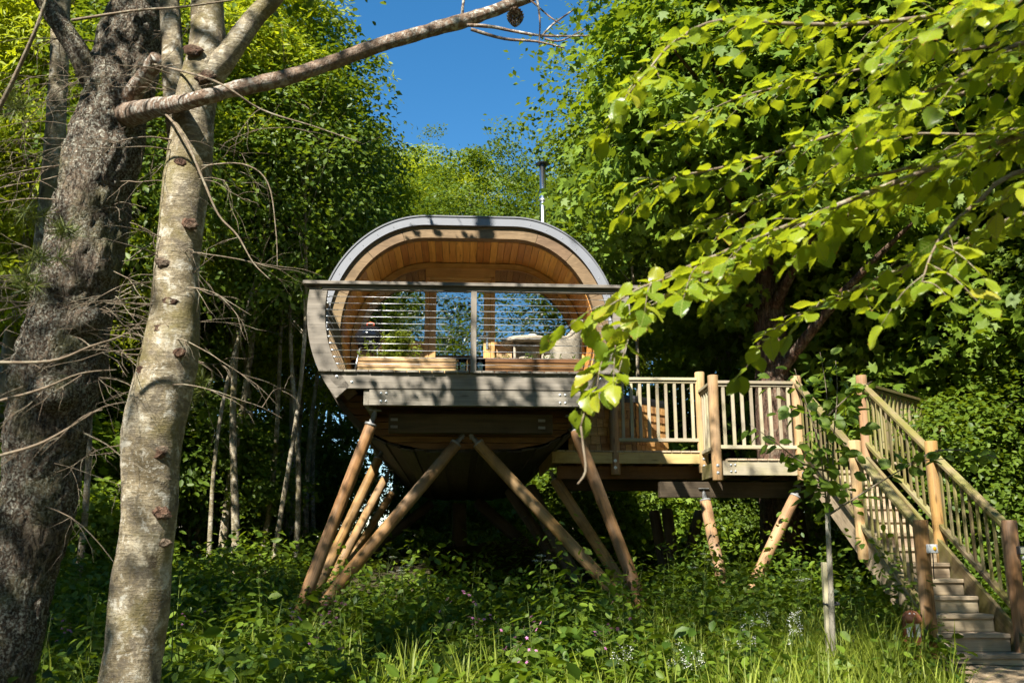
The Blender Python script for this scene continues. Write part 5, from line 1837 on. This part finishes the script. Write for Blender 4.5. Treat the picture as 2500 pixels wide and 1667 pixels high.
# ------------------------------------------------------------------ young tree tied to the stake
YB = at(2034, 1667, 8.7)
yt = thing('young_tree', 'young multi stemmed tree with rounded leaves standing before the stairs', 'tree', Matrix.Translation((YB.x, YB.y, gz(YB.x, YB.y))))
yi = Matrix.Translation((YB.x, YB.y, gz(YB.x, YB.y))).inverted()
pxtube('trunk', [(2036, 1720, 8.7, 8), (2034, 1600, 8.7, 7), (2030, 1480, 8.7, 7), (2026, 1380, 8.7, 6.5), (2022, 1300, 8.7, 6), (2020, 1240, 8.7, 5.5)], 'grey_bark', yt, yi, 12, 0.06, 5, 0.08)
stems = [[(2020, 1250, 8.7), (2010, 1160, 8.68), (1998, 1080, 8.65), (1970, 990, 8.6), (1940, 900, 8.55)], [(2020, 1245, 8.7), (2022, 1150, 8.7), (2016, 1050, 8.7), (2018, 960, 8.7), (2002, 860, 8.7)],
         [(2020, 1240, 8.7), (2032, 1150, 8.75), (2036, 1060, 8.75), (2044, 960, 8.8), (2040, 880, 8.8)], [(2018, 1260, 8.7), (2080, 1220, 8.6), (2160, 1170, 8.5), (2240, 1128, 8.45), (2330, 1118, 8.4)],
         [(2018, 1150, 8.7), (1960, 1130, 8.6), (1900, 1085, 8.5), (1830, 1035, 8.45)], [(2012, 1180, 8.7), (1960, 1145, 8.7), (1905, 1120, 8.7)], [(2200, 1145, 8.5), (2290, 1100, 8.45), (2390, 1105, 8.4), (2440, 1120, 8.4)],
         [(2022, 1200, 8.7), (1985, 1180, 8.6), (1950, 1170, 8.55)], [(2016, 1020, 8.7), (2080, 960, 8.6), (2130, 930, 8.5)]]
OV = []
for s_ in range(3):
    g = random.Random(40 + s_)
    V = []
    for i in range(7):
        y = i / 6
        w = 0.40 * math.sin(math.pi * min(1, 0.06 + 0.94 * y) ** 0.9) ** 0.7 if i not in (0, 6) else 0.03
        for j in range(5):
            q = j / 4 * 2 - 1
            V.append((q * w, y, 0.12 * abs(q) * w - 0.16 * y * y + 0.03 * math.sin(5 * y + s_ * 2 + q * 2)))
    me = mesh('leaf', V, [(i * 5 + j, i * 5 + j + 1, (i + 1) * 5 + j + 1, (i + 1) * 5 + j) for i in range(6) for j in range(4)], True)
    a = me.attributes.new('rnd', 'FLOAT', 'POINT')
    a.data.foreach_set('value', [0.25 + 0.3 * s_] * len(V))
    me.materials.append(M['leaf_young'])
    OV.append(me)
g6 = random.Random(91)
cnt = 0
for si, st in enumerate(stems):
    P = [at(*p) for p in st]
    tube('branch', [yi @ p for p in P], [0.009 * (1 - 0.8 * k / (len(P) - 1)) + 0.001 for k in range(len(P))], 'twig', yt, 6, 0, 0, 4)
    nl = 62 if si < 3 else 18
    for k in range(nl):
        f = g6.random() ** 0.8 * (len(P) - 1)
        i = min(len(P) - 2, int(f))
        p = P[i].lerp(P[i + 1], f - i)
        d = Vector((g6.gauss(0, 1), g6.gauss(0, 1), g6.gauss(-0.25, 0.5))).normalized()
        off = d * g6.uniform(0.01, 0.30 if si < 3 else 0.10)
        nv = (Vector((g6.gauss(-0.2, 0.5), g6.gauss(-0.35, 0.5), 0.8))).normalized()
        put('leaf', OV[k % 3], None, yt, yi @ leafmatrix(p + off, d, nv, g6.uniform(0.08, 0.135)))
        cnt += 1

# ------------------------------------------------------------------ herbs in the planter
t = thing('herb_plant', 'bushy green herbs growing in the pale planter', 'plant', PODM @ Matrix.Translation((-0.88, 0.30, DECK + 0.18)))
gh = np.random.default_rng(61)
parts, sv, sf = [], [], []
for k in range(48):
    x = gh.normal(0.0, 0.19)
    h = (0.36 if -0.2 < x < 0.15 else 0.2) * gh.uniform(0.5, 1.15)
    if abs(x + 0.36) < 0.06:
        h = 0.27
    e = np.array([x + gh.normal(0, 0.03), gh.normal(0, 0.03), h])
    b = np.array([x * 0.9, gh.normal(0, 0.03), 0.0])
    v2, f2 = tubemesh([b, (b + e) / 2, e], [0.003, 0.0025, 0.0015], 5)
    o = len(sv)
    sv += v2
    sf += [tuple(a + o for a in ff) for ff in f2]
    n = int(h * 110)
    tt_ = gh.random(n)[:, None]
    P = b + (e - b) * tt_ + gh.normal(size=(n, 3)) * 0.008
    D = gh.normal(size=(n, 3)) + np.array([0, 0, 0.3])
    parts.append(leafverts(P, UP + 0.5 * gh.normal(size=(n, 3)), 0.042 * (0.6 + 0.8 * gh.random(n)), 'oval', D, gh))
put('stem', mesh('stem', sv, sf, True), 'stem', t)['kind'] = 'stuff'
V, F, r = join(parts)
put('foliage', npmesh('foliage', V, F, r), 'leaf_grass', t)
t = thing('herb_plant', 'low sparse sprigs growing in the brown planter', 'plant', PODM @ Matrix.Translation((0.79, 0.30, DECK + 0.18)))
parts = []
sv, sf = [], []
for k in range(34):
    x = gh.uniform(-0.5, 0.5)
    h = gh.uniform(0.04, 0.12)
    e = np.array([x + gh.normal(0, 0.02), gh.normal(0, 0.03), h])
    b = np.array([x, gh.normal(0, 0.03), 0.0])
    v2, f2 = tubemesh([b, e], [0.002, 0.001], 4)
    o = len(sv)
    sv += v2
    sf += [tuple(a + o for a in ff) for ff in f2]
    n = 8
    P = b + (e - b) * gh.random(n)[:, None]
    parts.append(leafverts(P, UP + 0.5 * gh.normal(size=(n, 3)), 0.028, 'oval', gh.normal(size=(n, 3)), gh))
put('stem', mesh('stem', sv, sf, True), 'stem', t)['kind'] = 'stuff'
V, F, r = join(parts)
put('foliage', npmesh('foliage', V, F, r), 'leaf_herb', t)

# ------------------------------------------------------------------ undergrowth
def blocked(x, y):
    q = LDI @ Vector((x, y, 0))
    if -0.05 < q.x < 1.5 and -3.75 < q.y < 0.4:
        return True
    if 6.0 < y < 9.7 and x / y > (0.452 if int(x * 97 + y * 131) % 4 == 0 else 0.395):
        return True
    if ((x + 1.30) / 0.8) ** 2 + ((y - 8.95) / 0.5) ** 2 < 1:
        return True
    if ((x - 5.0) / 1.15) ** 2 + ((y - 9.0) / 0.5) ** 2 < 1:
        return True
    return False


gp = np.random.default_rng(101)


def spots(n, y0, y1, power=1.0):
    out = []
    while len(out) < n:
        y = y0 + (y1 - y0) * gp.random() ** power
        x = y * gp.uniform(-0.62, 0.62)
        if blocked(x, y):
            continue
        # thinner in the deep shade right under the treehouse
        q = PODM.inverted() @ Vector((x, y, 0))
        if -2.2 < q.x < 2.2 and 1.5 < q.y < 14 and gp.random() < 0.8:
            continue
        out.append((x, y, gz(x, y)))
    return np.array(out)


def herbs(Bs, nl, hmax, size, templ='oval'):
    n = len(Bs)
    hs = hmax * (0.45 + 0.75 * gp.random(n)) * np.array([max(0.3, 0.85 + 1.1 * noise.noise(Vector((b[0] * 0.8, b[1] * 0.8, 3))) + 0.5 * noise.noise(Vector((b[0] * 2.5, b[1] * 2.5, 9)))) for b in Bs])
    bi = np.repeat(np.arange(n), nl)
    m = n * nl
    f = gp.random(m)
    a = gp.random(m) * 2 * np.pi
    rad = (0.05 + 0.16 * gp.random(m)) * (0.4 + 0.6 * f)
    rd = np.stack([np.cos(a), np.sin(a), np.zeros(m)], 1)
    P = Bs[bi] + rd * rad[:, None] + np.stack([np.zeros(m), np.zeros(m), hs[bi] * (0.25 + 0.75 * f)], 1)
    N = UP * 0.9 + rd * 0.35 + 0.38 * gp.normal(size=(m, 3))
    D = rd + np.array([0, 0, -0.25]) + 0.3 * gp.normal(size=(m, 3))
    return leafverts(P, N, size * (0.55 + 0.9 * gp.random(m)), templ, D, gp)


def grass(Bs, nb, hmax, wid=0.022):
    n = len(Bs)
    bi = np.repeat(np.arange(n), nb)
    m = n * nb
    a = gp.random(m) * 2 * np.pi
    rd = np.stack([np.cos(a), np.sin(a), np.zeros(m)], 1)
    h = hmax * (0.4 + 0.8 * gp.random(m))
    ln = 0.15 + 0.55 * gp.random(m)
    tv, tf = TEMPL['blade']
    P = Bs[bi] + rd * (0.05 * gp.random(m))[:, None]
    X = np.cross(rd, UP)
    t = tv[None, :, 1:2]
    V = P[:, None, :] + X[:, None, :] * (tv[None, :, 0:1] * wid * (0.6 + 0.8 * gp.random(m))[:, None, None])
    V = V + UP[None, None, :] * (t * (1 - 0.35 * ln[:, None, None] * t)) * h[:, None, None] + rd[:, None, :] * (t ** 2 * ln[:, None, None] * h[:, None, None])
    F = tf[None] + (np.arange(m) * len(tv))[:, None, None]
    return V.reshape(-1, 3), F.reshape(-1, 4), np.repeat(gp.random(m), len(tv))


def stuff(name, label, cat, data, mat):
    V, F, r = data
    o = put(name, npmesh(name, V, F, r), mat)
    return tag(o, label, cat, kind='stuff')


stuff('undergrowth', 'dense low leafy herbs covering the woodland floor', 'undergrowth',
      join([herbs(spots(5600, 6.2, 14.5, 0.9), 9, 0.42, 0.08), herbs(spots(1500, 6.2, 13.5), 7, 0.5, 0.12), herbs(spots(2600, 9.6, 13.5), 10, 0.8, 0.085)]), 'leaf_herb')
stuff('undergrowth', 'lighter green plants on the rising floor farther back in the wood', 'undergrowth', herbs(spots(6500, 14, 34, 1.1), 9, 0.6, 0.13), 'leaf_oval')
gsp = spots(3000, 6.3, 14.0)
right = spots(2300, 6.3, 11.0)
right = right[(right[:, 0] > 1.5) | (gp.random(len(right)) < 0.12)]
stuff('grass', 'long grass growing through the herbs before the stairs', 'grass', join([grass(gsp[:800], 7, 0.42), grass(right, 9, 0.55, 0.015)]), 'leaf_grass')

# tall nettles, campions, cow parsley and seeding grasses: each plant its own thing
def nettle_mesh(seed):
    g = np.random.default_rng(seed)
    H = 1.0
    top = np.array([g.normal(0, 0.06), g.normal(0, 0.06), H])
    b = np.zeros(3)
    mid = (top + b) / 2 + np.array([g.normal(0, 0.02), g.normal(0, 0.02), 0])
    v, f = tubemesh([b - np.array([0, 0, 0.08]), mid, top], [0.006, 0.005, 0.002], 5, 0, 0, False, 3)
    st = mesh('stem', v, f, True)
    parts = []
    a = g.random() * 3
    for k in range(11):
        t = 0.22 + 0.78 * k / 10
        p = b * (1 - t) ** 2 + 2 * mid * t * (1 - t) + top * t * t
        s_ = 0.14 * (1.1 - 0.75 * max(0, t - 0.45) / 0.55)
        for q in (0, 1):
            aa = a + math.pi * q
            d = np.array([[math.cos(aa), math.sin(aa), -0.25 + 0.3 * t]])
            N = UP[None] + 0.25 * g.normal(size=(1, 3)) + d * 0.3
            parts.append(leafverts(p[None] + d * 0.02, N, s_ * g.uniform(0.8, 1.15), 'oval', d, g))
        a += math.pi / 2 + g.normal(0, 0.15)
    V, F, r = join(parts)
    st.materials.append(M['stem'])
    lf = npmesh('foliage', V, F, r)
    lf.materials.append(M['leaf_herb'])
    return st, lf


NET = [nettle_mesh(200 + i) for i in range(5)]
g7 = random.Random(303)


def plant(name, label, group, meshes, x, y, s_, cat='plant'):
    t = thing(name, label, cat, Matrix.Translation((x, y, gz(x, y))) @ Matrix.Rotation(g7.uniform(0, 6.28), 4, 'Z') @ Matrix.Rotation(g7.gauss(0, 0.08), 4, 'X') @ Matrix.Diagonal((s_, s_, s_, 1)), group)
    put('stem', meshes[0], None, t)
    put('foliage', meshes[1], None, t)
    for me in (meshes[2] if len(meshes) > 2 else ()):
        put('flower', me, None, t)
    return t


def spot1(y0, y1, xlo=-0.6, xhi=0.6):
    while True:
        y = g7.uniform(y0, y1)
        x = y * g7.uniform(xlo, xhi)
        if not blocked(x, y):
            return x, y


for i in range(150):
    x, y = spot1(6.8, 12.8) if i % 2 else spot1(9.4, 12.2, -0.35, 0.45)
    plant('nettle', 'upright nettle stem with toothed leaves standing above the herbs', 'nettles among the herbs', NET[i % 5], x, y, g7.uniform(0.42, 0.95))
# one tall nettle beside the pale trunk, one before the centre stilt
q = at(440, 1420, 7.2)
plant('nettle', 'tall sunlit nettle just right of the pale trunk', None, NET[0], q.x, 7.2, 1.0)
q = at(1350, 1420, 9.6)
plant('nettle', 'tall nettle rising in front of the crossing centre stilts', None, NET[1], q.x, 9.6, 0.95)


def flower_mesh(seed, kind_):
    g = np.random.default_rng(seed)
    sv, sf, lv, fv = [], [], [], []

    def stem(p, q, r):
        v, f = tubemesh([p, (np.array(p) + np.array(q)) / 2 + g.normal(size=3) * 0.012, q], [r, r * 0.8, r * 0.5], 4, 0, 0, False, 2)
        o = len(sv)
        sv.extend(v)
        sf.extend([tuple(a + o for a in ff) for ff in f])
    if kind_ == 'campion':
        top = np.array([g.normal(0, 0.05), g.normal(0, 0.05), 0.7])
        stem((0, 0, -0.05), top, 0.004)
        for k in range(7):
            t = g.uniform(0.55, 1.0)
            p = top * t
            e = p + np.array([g.normal(0, 0.06), g.normal(0, 0.06), g.uniform(0.02, 0.1)])
            stem(p, e, 0.002)
            nv = nrmz(np.array([g.normal(0, 0.4), g.normal(-0.5, 0.3), 0.7]))
            u = nrmz(np.cross(nv, [1, 0.2, 0.1]))
            w = np.cross(nv, u)
            D = np.array([math.cos(a) * u + math.sin(a) * w for a in np.arange(5) * 1.2566])
            fv.append(leafverts(np.repeat(e[None], 5, 0), np.repeat(nv[None], 5, 0), 0.019, 'diamond', D, g))
    elif kind_ == 'parsley':
        top = np.array([g.normal(0, 0.05), g.normal(0, 0.05), 0.9])
        stem((0, 0, -0.05), top, 0.005)
        for k in range(3):
            hb = top * (1.0 if k == 0 else g.uniform(0.7, 0.85))
            c = hb + (np.array([0, 0, 0.06]) if k == 0 else np.array([g.normal(0, 0.12), g.normal(0, 0.12), 0.16]))
            stem(hb, c, 0.003)
            for m_ in range(9):
                a = m_ * 2.4
                r_ = 0.016 * math.sqrt(m_ + 0.4)
                e = c + np.array([math.cos(a) * r_, math.sin(a) * r_, 0.03 - r_ * 0.25])
                stem(c, e, 0.0012)
                P = e + g.normal(size=(9, 3)) * np.array([0.008, 0.008, 0.003])
                fv.append(leafverts(P, UP + 0.3 * g.normal(size=(9, 3)), 0.009, 'diamond', None, g))
    else:   # creamy spikes
        top = np.array([g.normal(0, 0.06), g.normal(0, 0.06), 0.75])
        stem((0, 0, -0.05), top, 0.004)
        for k in range(6):
            t = g.uniform(0.6, 1.0)
            p = top * t
            e = p + np.array([g.normal(0, 0.06), g.normal(0, 0.06), g.uniform(0.02, 0.07)])
            stem(p, e, 0.002)
            P = e + g.normal(size=(16, 3)) * np.array([0.014, 0.014, 0.02])
            fv.append(leafverts(P, UP * 0.4 + g.normal(size=(16, 3)), 0.013, 'diamond', None, g))
    n = 12
    t = g.random(n)[:, None] * 0.6
    D = g.normal(size=(n, 3))
    lv.append(leafverts(top[None] * t, UP + 0.3 * g.normal(size=(n, 3)), 0.09, 'oval', D, g))
    st = mesh('stem', sv, sf, True)
    st.materials.append(M['stem'])
    V, F, r = join(lv)
    lf = npmesh('foliage', V, F, r)
    lf.materials.append(M['leaf_herb'])
    if kind_ == 'parsley':
        fv = [join(fv[9 * q:9 * q + 9]) for q in range(3)]
    heads = []
    for V, F, r in fv:
        fl_ = npmesh('flower', V, F, r)
        fl_.materials.append(M[{'campion': 'pink', 'parsley': 'white_petal', 'cream': 'white_petal'}[kind_]])
        heads.append(fl_)
    return st, lf, heads


CAM = [flower_mesh(400 + i, 'campion') for i in range(4)]
PAR = [flower_mesh(420 + i, 'parsley') for i in range(3)]
CRE = [flower_mesh(440 + i, 'cream') for i in range(3)]
for i, (px, Y) in enumerate(((1180, 8.6), (1215, 8.4), (1165, 8.9), (1250, 7.4), (1120, 8.8), (1440, 7.9), (1280, 7.2), (1300, 8.0), (800, 8.0), (770, 8.4), (860, 7.6), (560, 10.2), (600, 10.8), (520, 9.6), (205, 8.6), (250, 9.2), (130, 8.2), (840, 9.6), (1530, 8.4), (1460, 8.8))):
    x = (px - 1250) / FPX * Y * 1.04
    plant('campion', 'pink flowered campion among the green herbs', 'pink campions', CAM[i % 4], x, Y, g7.uniform(0.8, 1.15))
for i, (px, Y) in enumerate(((1000, 11.4), (1010, 10.6), (1890, 10.0), (1700, 11.2), (1310, 10.2), (950, 11.8))):
    x = (px - 1250) / FPX * Y * 1.03
    plant('cow_parsley', 'white umbel of cow parsley above the shaded herbs', 'cow parsley', PAR[i % 3], x, Y, g7.uniform(0.85, 1.1))
for i, (px, Y) in enumerate(((1830, 8.8), (1865, 8.3), (1750, 7.8), (1690, 7.2), (1905, 9.0), (1620, 7.5), (1500, 7.2))):
    x = (px - 1250) / FPX * Y * 1.04
    plant('meadow_flower', 'creamy white flower spikes in the sunny grass', 'cream flower spikes', CRE[i % 3], x, Y, g7.uniform(0.7, 1.0))
n_obj = len(bpy.data.objects)
tri = sum(sum(max(0, len(p.vertices) - 2) for p in m_.polygons) if len(m_.polygons) < 2000 else len(m_.polygons) * (len(m_.polygons[0].vertices) - 2) for m_ in bpy.data.meshes)
print('objects', n_obj, 'triangles', tri, 'young leaves', cnt)
